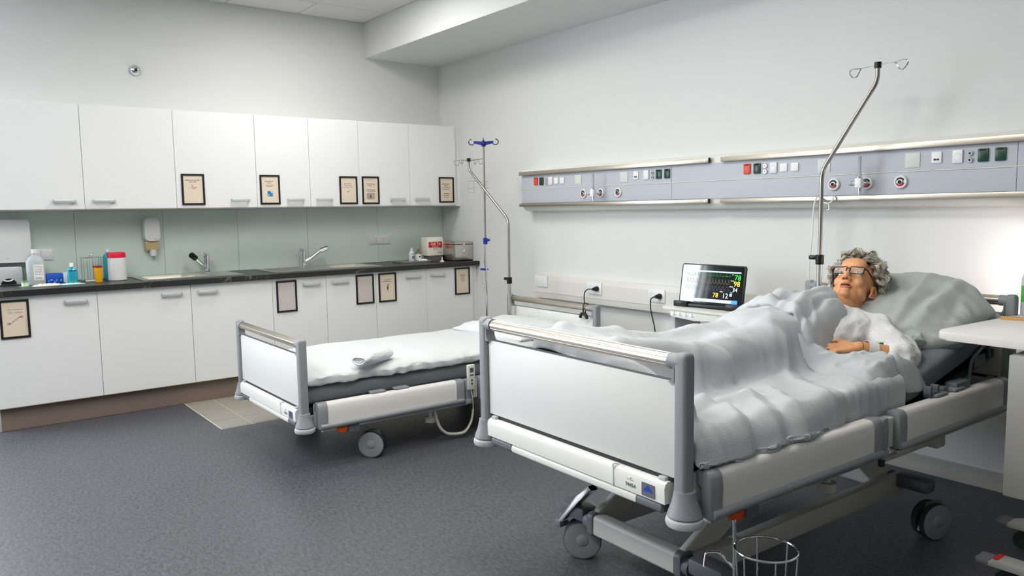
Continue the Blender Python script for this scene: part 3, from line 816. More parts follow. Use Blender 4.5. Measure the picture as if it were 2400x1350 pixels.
t = thing('syringe_cap', 'small white plastic tube lying by the wire stand', 'tube', (0.27, -3.095, ZW + 0.006))
b = B(); cyl(b, (0, -0.03, 0), (0, 0.028, 0), 0.006, 10); obj('barrel', b, WPLAS, t)
b = B(); cyl(b, (0, 0.028, 0), (0, 0.045, 0), 0.0025, 8); obj('tip', b, WPLAS, t)

# right-hand group
t = thing('instrument_tray', 'flat steel tray holding two small bottles near the corner', 'tray', (0.27, -0.50, ZW))
b = B(); prism(b, rrect(0.19, 0.30, 0.02), 0, 0.004); obj('tray', b, STEEL, t)
b = B(); tube(b, [(x, y, 0.012) for x, y in rrect(0.198, 0.308, 0.024)], 0.004, 6, closed=True); tube(b, [(x, y, 0.006) for x, y in rrect(0.192, 0.302, 0.021)], 0.004, 6, closed=True); obj('rim', b, STEEL, t)
t = thing('spray_bottle', 'small white bottle with a tapered neck on the steel tray', 'bottle', (0.29, -0.515, ZW + 0.0045))
b = B(); lathe(b, [(0, 0), (0.026, 0), (0.027, 0.004), (0.027, 0.075), (0.018, 0.092), (0.012, 0.10), (0.011, 0.125), (0, 0.126)], seg=24); obj('bottle', b, mat('bluish_white_plastic', (206, 210, 216), 0.35), t)
b = B(); box(b, 0.0262, 0.0272, -0.011, 0.013, 0.03, 0.055); box(b, 0.0255, 0.0268, -0.014, 0.014, 0.070, 0.076); obj('print', b, mat('slate_ink', (104, 108, 122), 0.6), t, 0)
t = thing('brown_bottle', 'small brown glass bottle with a white label on the steel tray', 'bottle', (0.26, -0.43, ZW + 0.0045))
b = B(); lathe(b, [(0, 0), (0.029, 0), (0.030, 0.004), (0.030, 0.075), (0.024, 0.086), (0.013, 0.095), (0.013, 0.11), (0, 0.11)], seg=24); obj('bottle', b, mat('brown_glass', (112, 106, 84), 0.15), t)
b = B(); lathe(b, [(0, 0.108), (0.016, 0.108), (0.016, 0.124), (0, 0.125)], seg=18); obj('cap', b, mat('olive_cap', (150, 148, 128), 0.5), t)
b = B(); lathe(b, [(0.0304, 0.008), (0.0304, 0.066)], seg=24); lo = obj('label', b, LABELW, t)
b = B(); box(b, 0.0302, 0.0308, -0.012, 0.006, 0.036, 0.05); obj('print', b, INK, lo, 0)
crumple('small white tissue on the edge of the steel tray', (0.285, -0.395, ZW + 0.008), 0.06, 0.09, 0.016, 3.1, mat('tissue_white', (232, 232, 230), 0.9), 'tissue', 'tissue')

t = thing('swab_dispenser', 'cream swab dispenser box with a red label on a dark foot', 'dispenser', (0.28, -0.285, ZW))
b = B(); prism(b, [(-0.05, 0.0), (0.06, 0.0), (0.045, 0.052), (-0.05, 0.052)], -0.07, 0.07, Matrix(((1, 0, 0, 0), (0, 0, 1, 0), (0, 1, 0, 0), (0, 0, 0, 1)))); obj('foot', b, mat('dark_grey_plastic', (84, 84, 82), 0.5), t)
b = B(); prism(b, [(-0.06, 0.053), (0.05, 0.053), (0.05, 0.185), (0.035, 0.218), (-0.06, 0.218)], -0.085, 0.085, Matrix(((1, 0, 0, 0), (0, 0, 1, 0), (0, 1, 0, 0), (0, 0, 0, 1))), 0.003); bx = obj('box', b, mat('cream_plastic', (226, 221, 208), 0.45), t)
b = B(); prism(b, [(-0.075, 0.125), (0.045, 0.125), (0.052, 0.115), (0.062, 0.125), (0.068, 0.125), (0.068, 0.178), (-0.075, 0.178)], 0, 0.0008, on_x(0.0501, 0, 0)); lb = obj('label', b, REDP, bx, 0)
text('print', 'Zell Tip', 0.034, LABELW, on_x(0.0511, 0.0, 0.160), lb)
b = B()
for k in range(2): words_row(b, -0.005, 0.142 - k * 0.01, 0.07, 0.004, k, on_x(0.0511, 0, 0))
obj('print', b, mat('pale_pink_ink', (240, 200, 190), 0.7), lb, 0)
b = B(); words_row(b, 0.0, 0.113, 0.055, 0.004, 2, on_x(0.0502, 0, 0)); words_row(b, 0.045, 0.078, 0.04, 0.005, 4, on_x(0.0502, 0, 0)); obj('print', b, INK, bx, 0)
t = thing('cotton_swab', 'crumpled white swab in front of the swab dispenser', 'swab', (0.42, -0.275, ZW))
b = B(); lathe(b, [(0, 0), (0.022, 0), (0.02, 0.006), (0.008, 0.01), (0.005, 0.03), (0.006, 0.042), (0, 0.043)], seg=14); obj('swab', b, mat('tissue_white2', (230, 230, 228), 0.9), t)

t = thing('steel_canister', 'square steel box with a hinged lid at the corner end of the worktop', 'box', (0.43, -0.103, ZW))
b = B(); box(b, -0.10, 0.09, -0.098, 0.100, 0.008, 0.150, 0.006); obj('body', b, STEEL, t)
b = B(); box(b, -0.102, 0.092, -0.100, 0.102, 0.152, 0.176, 0.006); obj('lid', b, STEEL, t)
b = B(); box(b, 0.088, 0.0945, -0.011, 0.011, 0.142, 0.166, 0.003); obj('clasp', b, CHROME, t)
for yy in (-0.055, 0.055):
    b = B(); box(b, -0.04, 0.04, yy - 0.008, yy + 0.008, 0, 0.008, 0.002); obj('foot', b, CHROME, t)
b = B(); prism(b, rrect(0.022, 0.042, 0.003), 0.0901, 0.0907, on_x(0, 0.0, 0.09)); pl_ = obj('plate', b, mat('pale_label', (222, 223, 224), 0.6), t, 0)
b = B(); tube(b, [(0.0908, -0.006, 0.105), (0.0908, -0.006, 0.085), (0.0908, 0.004, 0.085)], 0.001, 5); box(b, 0.0905, 0.0911, -0.008, 0.006, 0.070, 0.078); obj('print', b, BLACK, pl_, 0)
t = thing('steel_jar', 'darker steel drum with a flat lid behind the square steel box', 'container', (0.19, -0.095, ZW))
b = B(); lathe(b, [(0, 0), (0.078, 0), (0.080, 0.005), (0.080, 0.16), (0, 0.16)], seg=32); obj('drum', b, STEEL, t)
b = B(); lathe(b, [(0, 0.182), (0.078, 0.182), (0.083, 0.178), (0.083, 0.162), (0, 0.161)], seg=32); obj('lid', b, STEEL, t)
b = B(); ball(b, (0.055, -0.06, 0.14), 0.008, 10); ball(b, (0.075, -0.028, 0.148), 0.008, 10); obj('knob', b, CHROME, t)
# ------------------------------------------------------------------ bed-head supply unit on the back wall
HWX0, HWX1 = 1.385, 6.3
t = hw = thing('bedhead_unit', 'long grey and steel supply unit with sockets and gas outlets along the bed-head wall', 'wall unit', (0, 0, 0))
FY = -0.105
UNITW = mat('unit_white_enamel', (224, 223, 216), 0.4, var=0.01)
PANELG = mat('unit_panel_lavender_grey', (182, 186, 195), 0.45, var=0.015, vscale=2)
b = B()
prof = [(0, 1.355), (-0.03, 1.352), (-0.07, 1.36), (-0.095, 1.385), (-0.10, 1.395), (-0.10, 1.672), (-0.085, 1.69), (0, 1.697)]
n = len(prof)
A_ = [b.verts.new((HWX0 + 0.005, y - 0.0005, z)) for y, z in prof]; B_ = [b.verts.new((HWX1, y - 0.0005, z)) for y, z in prof]
for k in range(n): b.faces.new((A_[k], A_[(k + 1) % n], B_[(k + 1) % n], B_[k]))
b.faces.new(A_); b.faces.new(list(reversed(B_)))
obj('housing', b, UNITW, t, 30)
JO = [HWX0, 2.97, 4.984, HWX1]
for k in range(3):
    for z0, z1, nm in ((1.533, 1.638, 'upper_panel'), (1.419, 1.527, 'lower_panel')):
        b = B(); box(b, JO[k] + 0.001, JO[k + 1] - 0.001, FY, -0.099, z0, z1, 0.001, 1); obj(nm, b, PANELG, t, 0)
b = B(); box(b, HWX0, HWX1, FY - 0.003, -0.099, 1.5275, 1.5325, 0.001, 1); obj('divider_strip', b, UNITW, t, 0)
for x0, x1 in ((1.378, 3.283), (3.375, HWX1)):
    for z0, z1 in ((1.640, 1.670), (1.391, 1.417)):
        b = B(); box(b, x0, x1, -0.128, -0.112, z0, z1, 0.002); r = obj('rail', b, RAILST, t, 30)
        for xx in (x0 + 0.25, (x0 + x1) / 2, x1 - 0.25):
            b = B(); box(b, xx - 0.012, xx + 0.012, -0.112, -0.0995, z0 + 0.006, z1 - 0.006); obj('rail_spacer', b, STEEL, r, 0)
        if x1 < 4:
            b = B(); box(b, x1, x1 + 0.007, -0.129, -0.111, z0 - 0.001, z1 + 0.001, 0.002); obj('end_cap', b, BLACK, r)
            b = B(); cyl(b, (x1 - 0.025, -0.1275, (z0 + z1) / 2), (x1 - 0.025, -0.1295, (z0 + z1) / 2), 0.005, 12); obj('screw', b, STEEL, r)

def plate(nm, x, z, w, h, m, d=0.006, par=None, rr=0.003):
    b = B(); prism(b, rrect(w, h, rr), 0, d, on_y(x, FY - 0.0004, z), 0.0012); return obj(nm, b, m, par or t)
def power(x, z, m, flap):
    o = plate('socket', x, z, 0.044, 0.060, m, 0.008)
    b = B(); lathe(b, [(0, 0.003), (0.0165, 0.003), (0.018, 0.0088), (0.0190, 0.0088)], seg=20); b.transform(on_y(x, FY, z - 0.004)); obj('socket_well', b, mat(m.name + '_well', tuple(int(255 * c * 0.6) for c in (0.03, 0.22, 0.16)) if m is GREENP else ((150, 30, 14) if m is REDP or m is ORANGE else (170, 172, 172)), 0.4), o)
    b = B()
    for sx in (-1, 1): prism(b, [(sx * 0.008 + 0.0022 * math.cos(a * PI / 4), 0.0022 * math.sin(a * PI / 4)) for a in range(8)], 0.0036, 0.0044, on_y(x, FY, z - 0.004))
    obj('contact_holes', b, BLACK, o, 0)
    if flap:
        b = B(); prism(b, rrect(0.030, 0.008, 0.001, 2), 0.0078, 0.0084, on_y(x, FY, z + 0.023)); obj('label_strip', b, LABELW, o, 0)
REDS = mat('orange_red_socket', (222, 60, 18), 0.35)
for off in (0.0, 1.9805):
    def P(x): return x + off
    o = power(P(1.574), 1.589, REDS, True); power(P(1.643), 1.588, GREENP, True)
    for z in (1.600, 1.567):
        b = B(); lathe(b, [(0, 0.006), (0.004, 0.006), (0.005, 0.010), (0.010, 0.010), (0.012, 0.006), (0.0125, 0.0004)], seg=20); b.transform(on_y(P(1.699), FY, z)); q = obj('earth_terminal', b, CHROME, t)
        b = B(); prism(b, [(0.0042 * math.cos(a * PI / 5), 0.0042 * math.sin(a * PI / 5)) for a in range(10)], 0.006, 0.0065, on_y(P(1.699), FY, z)); obj('hole', b, BLACK, q, 0)
    power(P(1.753), 1.587, WPLAS, False)
    plate('blank_switch', P(1.819), 1.585, 0.046, 0.046, WPLAS); plate('blank_switch', P(1.889), 1.585, 0.046, 0.046, WPLAS)
    for x in (2.066, 2.540):
        o = plate('blank_cover', P(x), 1.583, 0.072, 0.072, mat('cover_pale_green_grey', (205, 211, 206), 0.45), 0.003)
        b = B()
        for sx in (-1, 1):
            cyl(b, (P(x) + sx * 0.031, FY - 0.003, 1.583), (P(x) + sx * 0.031, FY - 0.0045, 1.583), 0.0022, 8); cyl(b, (P(x), FY - 0.003, 1.583 + sx * 0.031), (P(x), FY - 0.0045, 1.583 + sx * 0.031), 0.0022, 8)
        obj('screws', b, STEEL, o)
    o = plate('data_socket', P(2.655), 1.590, 0.046, 0.054, WPLAS)
    b = B()
    for sx in (-1, 1): prism(b, rrect(0.012, 0.009, 0.001, 2), 0.006, 0.0075, on_y(P(2.655) + sx * 0.007, FY, 1.580))
    obj('port', b, mat('port_dark_red', (70, 34, 28), 0.5), o, 0)
    power(P(2.751), 1.589, WPLAS, False)
    for z in (1.600, 1.569):
        b = B(); lathe(b, [(0, 0.006), (0.004, 0.006), (0.005, 0.010), (0.010, 0.010), (0.012, 0.006), (0.0125, 0.0004)], seg=20); b.transform(on_y(P(2.806), FY, z)); q = obj('earth_terminal', b, CHROME, t)
        b = B(); prism(b, [(0.0042 * math.cos(a * PI / 5), 0.0042 * math.sin(a * PI / 5)) for a in range(10)], 0.006, 0.0065, on_y(P(2.806), FY, z)); obj('hole', b, BLACK, q, 0)
    power(P(2.862), 1.589, GREENP, True); power(P(2.935), 1.589, GREENP, True)
    for x in (2.128, 2.311, 2.487):
        b = B(); lathe(b, [(0.033, 0.0004), (0.0325, 0.010), (0.028, 0.014), (0.0235, 0.013), (0.0235, 0.009), (0.0, 0.009)], seg=32); b.transform(on_y(P(x), FY, 1.479)); g = obj('gas_outlet', b, WPLAS, t)
        for a0, a1, mm in ((0.15 * PI, 0.85 * PI, DARKM), (1.08 * PI, 1.92 * PI, REDP)):
            b = B(); pts = [(0.0225 * math.cos(a0 + (a1 - a0) * k / 14), 0.0225 * math.sin(a0 + (a1 - a0) * k / 14)) for k in range(15)]
            pts += [(0.0135 * math.cos(a1 + (a0 - a1) * k / 14), 0.0135 * math.sin(a1 + (a0 - a1) * k / 14)) for k in range(15)]
            prism(b, pts, 0.0091, 0.0105, on_y(P(x), FY, 1.479)); obj('ring_segment', b, mm, g, 0)
        b = B(); lathe(b, [(0.0135, 0.009), (0.0135, 0.016), (0.010, 0.017), (0.010, 0.0095), (0, 0.0095)], seg=20); b.transform(on_y(P(x), FY, 1.479)); obj('socket_collar', b, STEEL, g)
        b = B(); prism(b, [(0.0098 * math.cos(a * PI / 8), 0.0098 * math.sin(a * PI / 8)) for a in range(16)], 0.0096, 0.0101, on_y(P(x), FY, 1.479)); obj('bore', b, BLACK, g, 0)
CLEARP = mat('clear_flow_tube', (226, 230, 232), 0.06, var=0, trans=0.6, ior=1.3)
for k, x in enumerate((2.311, 2.311 + 1.9805)):
    f = thing('flow_meter', ('small oxygen flow meter plugged into the bed-head unit near the empty bed' if k == 0 else 'oxygen flow meter with a clear tube, plugged into the unit above the manikin'), 'flow meter', (x, FY - 0.0175, 1.479), 0, 'flow meters')
    b = B(); cyl(b, (0, 0, 0), (0, -0.05, 0), 0.0085, 14); cyl(b, (0, -0.004, 0), (0, -0.02, 0), 0.013, 16); obj('probe', b, CHROME, f)
    b = B(); box(b, -0.017, 0.017, -0.08, -0.046, -0.026, 0.026, 0.006); obj('body', b, WPLAS, f)
    b = B(); cyl(b, (-0.0165, -0.063, 0), (-0.036, -0.063, 0), 0.011, 16); cyl(b, (-0.036, -0.063, 0), (-0.052, -0.063, 0), 0.014, 16, 0.012); obj('knob', b, GPLAS, f)
    b = B(); lathe(b, [(0, 0.030), (0.010, 0.030), (0.012, 0.045), (0.0085, 0.055), (0.0085, 0.135), (0, 0.137)], (0, -0.063, 0), 16); obj('tube', b, CLEARP, f)
    b = B(); cyl(b, (0, -0.063, 0.026), (0, -0.063, 0.0305), 0.014, 16); obj('collar', b, CHROME, f)
    b = B(); cyl(b, (0.003, -0.063, -0.0265), (0.003, -0.063, -0.042), 0.009, 14); cyl(b, (0.003, -0.063, -0.042), (0.003, -0.063, -0.060), 0.005, 12); obj('outlet', b, CHROME, f)
# call-bell cord hooked on the lower rail by the drip pole
t2 = thing('call_cord', 'thin white cord looped on the steel rail behind the drip pole', 'cord', (4.07, -0.135, 1.40))
b = B(); tube(b, smooth_path([(0.05, -0.004, 0.018), (0.055, -0.008, 0.0), (0.035, -0.01, -0.02), (0.0, -0.01, -0.015), (-0.03, -0.006, 0.012), (-0.045, -0.01, 0.0), (-0.055, -0.012, -0.06), (-0.06, -0.012, -0.2), (-0.075, -0.012, -0.4), (-0.062, -0.012, -0.47), (-0.05, -0.012, -0.52)], 6), 0.0042, 8); obj('cord', b, WPLAS, t2)
b = B(); tube(b, smooth_path([(0.03, -0.006, -0.02), (0.032, -0.006, -0.05), (0.022, -0.006, -0.056)]), 0.0022, 6); obj('hook', b, STEEL, t2)

# ------------------------------------------------------------------ low cable trunking with double sockets
TX0, TX1 = 1.475, 4.3
t = thing('cable_trunking', 'long white cable trunking with double sockets low on the bed-head wall', 'trunking', (0, 0, 0))
b = B(); box(b, TX0, TX1, -0.05, -0.0005, 0.655, 0.838, 0.004); obj('channel', b, WPLAS2, t)
b = B(); box(b, TX0, TX1, -0.0535, -0.0501, 0.700, 0.805, 0.001, 1); obj('cover', b, WPLAS2, t, 0)
def dbl(x, z, plug):
    b = B(); prism(b, rrect(0.150, 0.086, 0.003), 0, 0.008, on_y(x, -0.0537, z), 0.001); o = obj('socket_plate', b, WPLAS, t)
    for s in (-1, 1):
        b = B(); lathe(b, [(0, 0.004), (0.019, 0.004), (0.0205, 0.0087), (0.022, 0.0087)], seg=24); b.transform(on_y(x + s * 0.035, -0.0537, z)); obj('socket_well', b, mat('socket_well_grey', (196, 196, 194), 0.5), o)
        b = B()
        for s2 in (-1, 1): prism(b, [(s2 * 0.009 + 0.0026 * math.cos(a * PI / 4), 0.0026 * math.sin(a * PI / 4)) for a in range(8)], 0.0046, 0.0054, on_y(x + s * 0.035, -0.0537, z))
        obj('contact_holes', b, DARKM, o, 0)
dbl(1.565, 0.790, None); dbl(2.185, 0.776, None); dbl(2.800, 0.769, None)
for x, z, path, lab in ((2.22, 0.776, [(-0.05, -0.05, -0.004), (-0.075, -0.056, -0.03), (-0.082, -0.055, -0.09), (-0.074, -0.05, -0.18), (-0.068, -0.05, -0.30), (-0.06, -0.05, -0.45)], 'black power plug and lead in the double socket behind the empty bed'),
                   (2.835, 0.769, [(-0.018, -0.05, -0.006), (-0.032, -0.055, -0.02), (-0.034, -0.055, -0.08), (-0.02, -0.05, -0.15), (0.0, -0.05, -0.22), (0.012, -0.05, -0.34)], 'black power plug and lead left of the monitor')):
    p = thing('power_plug', lab, 'plug', (x, -0.0625, z), 0, 'black power plugs')
    b = B(); lathe(b, [(0, 0), (0.019, 0), (0.019, 0.016), (0.014, 0.030), (0.010, 0.045), (0, 0.046)], seg=20); b.transform(on_y(0, 0, 0)); obj('plug', b, BLACK, p)
    b = B(); tube(b, smooth_path([(0, -0.04, 0), (-0.01 if x > 2.5 else -0.025, -0.048, -0.001)] + path, 6), 0.0042, 8); obj('lead', b, BLACK, p)
# ------------------------------------------------------------------ hospital beds
MYZ = lambda x, y, z: Matrix(((1, 0, 0, x), (0, 0, 1, y), (0, 1, 0, z), (0, 0, 0, 1)))   # local X->x, Y->z, Z->y

def end_board(root, T, y, s, name):
    """foot or head board; s=-1 at the foot (outer side faces -y), +1 at the head"""
    e = bpy.data.objects.new(name, None); C.objects.link(e); e.parent = root; e.location = (0, y, 0)
    for sx in (-1, 1):
        X = sx * 0.492
        b = B()
        rg = None
        for zz, sc in ((T - 0.391, 1), (T - 0.014, 1), (T - 0.005, 0.95), (T + 0.001, 0.82), (T + 0.004, 0.60), (T + 0.005, 0.3)):
            nr = [b.verts.new((X + x * sc, y_ * sc, zz)) for x, y_ in rrect(0.042, 0.047, 0.011, 4)]
            if rg is None: b.faces.new(list(reversed(nr)))
            else:
                for k in range(len(nr)): b.faces.new((rg[k], rg[(k + 1) % len(nr)], nr[(k + 1) % len(nr)], nr[k]))
            rg = nr
        b.faces.new(rg)
        cyl(b, (X, 0, T - 0.024), (X - sx * 0.048, 0, T - 0.024), 0.0240, 20)
        # small web under the tube, curved
        web = [(0, 0), (0.024, 0), (0.016, 0.004), (0.009, 0.011), (0.005, 0.022), (0.004, 0.06), (0, 0.06)]
        prism(b, [(X - sx * (0.021 + a), T - 0.083 + c) for a, c in web], -0.02, 0.02, MYZ(0, 0, 0))
        obj('post', b, BEDGREY, e)
        b = B(); lathe(b, [(0.0, 0.0), (0.047, 0.0), (0.050, 0.004), (0.047, 0.015), (0.039, 0.035), (0.033, 0.060), (0.031, 0.074), (0, 0.074)], (X + sx * 0.004, 0, T - 0.465), 24); obj('bell_cover', b, GPLAS if False else BEDGREY, e)
        b = B(); lathe(b, [(0, 0), (0.043, 0), (0.051, 0.004), (0.055, 0.014), (0.053, 0.024), (0.046, 0.028), (0, 0.028)], (X + sx * 0.004, 0, T - 0.4945), 28); obj('bumper', b, GPLAS, e)
        b = B(); cyl(b, (X + sx * 0.004, 0, T - 0.468), (X + sx * 0.004, 0, T - 0.463), 0.0455, 24); obj('bumper_ring', b, BLACK, e)
    b = B(); cyl(b, (-0.45, 0, T - 0.024), (0.45, 0, T - 0.024), 0.0205, 24)
    for k in range(12): cyl(b, (-0.44, 0.0204 * math.cos(k * PI / 6), T - 0.024 + 0.0204 * math.sin(k * PI / 6)), (0.44, 0.0204 * math.cos(k * PI / 6), T - 0.024 + 0.0204 * math.sin(k * PI / 6)), 0.0016, 5)
    obj('grip_tube', b, STEELW, e, 30)
    b = B(); box(b, -0.466, 0.466, -0.008, 0.008, T - 0.363, T - 0.081, 0.002); p = obj('panel', b, BEDWHITE, e)
    b = B(); box(b, -0.466, 0.466, -0.0085, 0.0085, T - 0.081, T - 0.0785, 0.0008, 1); obj('panel_edge', b, BEDGREYD, p)
    b = B(); box(b, -0.455, 0.455, -0.006, 0.02, T - 0.377, T - 0.364); obj('shadow_gap_beam', b, DARKM, e)
    # cover beam below the panel
    b = B(); prism(b, [(-0.030, T - 0.441), (0.028, T - 0.441), (0.028, T - 0.376), (-0.018, T - 0.376), (-0.028, T - 0.383), (-0.032, T - 0.395)] if s < 0 else
                   [(0.030, T - 0.441), (-0.028, T - 0.441), (-0.028, T - 0.376), (0.018, T - 0.376), (0.028, T - 0.383), (0.032, T - 0.395)],
             -0.448, 0.448, Matrix(((0, 0, 1, 0), (1, 0, 0, 0), (0, 1, 0, 0), (0, 0, 0, 1)))); cb = obj('cover_beam', b, BEDRAIL, e)
    b = B(); prism(b, rrect(0.034, 0.027, 0.008), -0.30, 0.33, Matrix(((0, 0, 1, 0), (1, 0, 0, s * 0.012), (0, 1, 0, T - 0.459), (0, 0, 0, 1))), 0.003); obj('lower_bar', b, BEDRAIL, e)
    for x0, x1 in ((-0.43, -0.302), (0.332, 0.43)):
        b = B(); prism(b, rrect(0.034, 0.029, 0.009), x0, x1, Matrix(((0, 0, 1, 0), (1, 0, 0, s * 0.010), (0, 1, 0, T - 0.459), (0, 0, 0, 1))), 0.003); obj('bar_sleeve', b, BEDGREYD, e)
    for sx in (-1, 1):
        b = B(); box(b, sx * 0.425 - 0.014, sx * 0.425 + 0.014, -0.020, 0.0, T - 0.377, T - 0.365, 0.004); obj('latch', b, GPLAS, e)
    return e, cb

def side_rail(root, s, y0, y1, T):
    z0, z1 = T - 0.478, T - 0.345
    prof = [(0.487, z0 + 0.10), (0.487, z1 - 0.006), (0.492, z1), (0.520, z1), (0.529, z1 - 0.006), (0.534, z1 - 0.020), (0.536, z1 - 0.06), (0.536, z0), (0.508, z0), (0.508, z0 + 0.10)]
    P = [(s * x, z) for x, z in prof]
    r = bpy.data.objects.new('side_rail', None); C.objects.link(r); r.parent = root
    b = B(); prism(b, P, y0 + 0.055, y1 - 0.055, MYZ(0, 0, 0)); obj('rail_board', b, BEDRAIL, r, 40)
    cap = [(0.485, z0 + 0.09), (0.485, z1 - 0.004), (0.491, z1 + 0.0015), (0.521, z1 + 0.0015), (0.531, z1 - 0.006), (0.537, z1 - 0.020), (0.5385, z1 - 0.06), (0.5385, z0 - 0.002), (0.506, z0 - 0.002), (0.506, z0 + 0.09)]
    for a, c in ((y0, y0 + 0.055), (y1 - 0.055, y1)):
        b = B(); prism(b, [(s * x, z) for x, z in cap], a, c, MYZ(0, 0, 0), 0.003); obj('end_cap', b, BEDGREY, r, 40)
    st = [(0.500, z0 - 0.010), (0.530, z0 - 0.012), (0.545, z0 - 0.004), (0.549, z0 + 0.010), (0.543, z0 + 0.020), (0.530, z0 + 0.022), (0.500, z0 + 0.018)]
    b = B(); prism(b, [(s * x, z) for x, z in st], y0 + 0.012, y1 - 0.004, MYZ(0, 0, 0), 0.004); obj('bumper_strip', b, BEDGREY, r, 50)
    b = B(); prism(b, [(s * x, z) for x, z in [(0.485, z0 - 0.028), (0.515, z0 - 0.028), (0.515, z0 - 0.011), (0.485, z0 - 0.011)]], y0 + 0.03, y1 - 0.02, MYZ(0, 0, 0), 0.002); obj('guide_profile', b, STEEL, r)
    for f in (0.40, 0.56):
        yc = y0 + (y1 - y0) * f
        b = B(); box(b, s * 0.470, s * 0.515, yc - 0.045, yc + 0.045, z1 + 0.002, z1 + 0.013, 0.004); obj('grip_tab', b, BEDGREY, r)
    # end bracket by the bed end
    ye = y0 if y0 < 0.5 else y1
    b = B(); box(b, s * 0.470, s * 0.484, min(ye, ye + (0.03 if y0 < 0.5 else -0.03)), max(ye, ye + (0.03 if y0 < 0.5 else -0.03)), z0 - 0.01, z1 - 0.01, 0.003); obj('guide_post', b, BEDRAIL, r)
    return r

def caster(root, x, y, ang, rr=0.075):
    """swivel twin caster; stem above (x, y), ang = direction of the wheel axle"""
    e = bpy.data.objects.new('caster', None); C.objects.link(e); e.parent = root
    e.location = (x, y, 0); e.rotation_euler = (0, 0, ang)
    for s in (-1, 1):
        c0, c1 = s * 0.008, s * 0.036
        b = B(); lathe(b, [(rr - 0.012, -0.014), (rr - 0.003, -0.014), (rr, -0.008), (rr, 0.008), (rr - 0.003, 0.014), (rr - 0.012, 0.014)], seg=40)
        b.transform(Matrix.Translation((s * 0.022, 0, rr)) @ Matrix.Rotation(PI / 2, 4, 'Y')); obj('tyre', b, RUBBER, e)
        b = B(); lathe(b, [(0, 0.0135), (0.024, 0.0145), (0.026, 0.012), (rr - 0.006, 0.0150), (rr - 0.0025, 0.0135), (rr - 0.0025, 0.0110), (0.0, 0.0105)], seg=40)
        b.transform(Matrix.Translation((s * 0.022, 0, rr)) @ Matrix.Rotation(s * PI / 2, 4, 'Y')); w = obj('wheel_cover', b, WHEELG, e)
        b = B(); lathe(b, [(0, 0.018), (0.016, 0.018), (0.022, 0.015), (0.024, 0.0125)], seg=24)
        b.transform(Matrix.Translation((s * 0.022, 0, rr)) @ Matrix.Rotation(s * PI / 2, 4, 'Y')); obj('hub_cap', b, WHEELG, w)
    b = B(); cyl(b, (-0.037, 0, rr), (0.037, 0, rr), 0.010, 12); obj('axle', b, STEEL, e)
    b = B(); prism(b, [(-0.066, 0.035), (-0.05, 0.095), (-0.02, 0.15), (0.04, 0.155), (0.05, 0.12), (0.02, 0.085), (0.008, 0.06), (-0.01, 0.05)], -0.0065, 0.0065, Matrix(((0, 0, 1, 0), (1, 0, 0, 0), (0, 1, 0, 0.0), (0, 0, 0, 1)))); obj('fork', b, BEDGREYD, e)
    return e

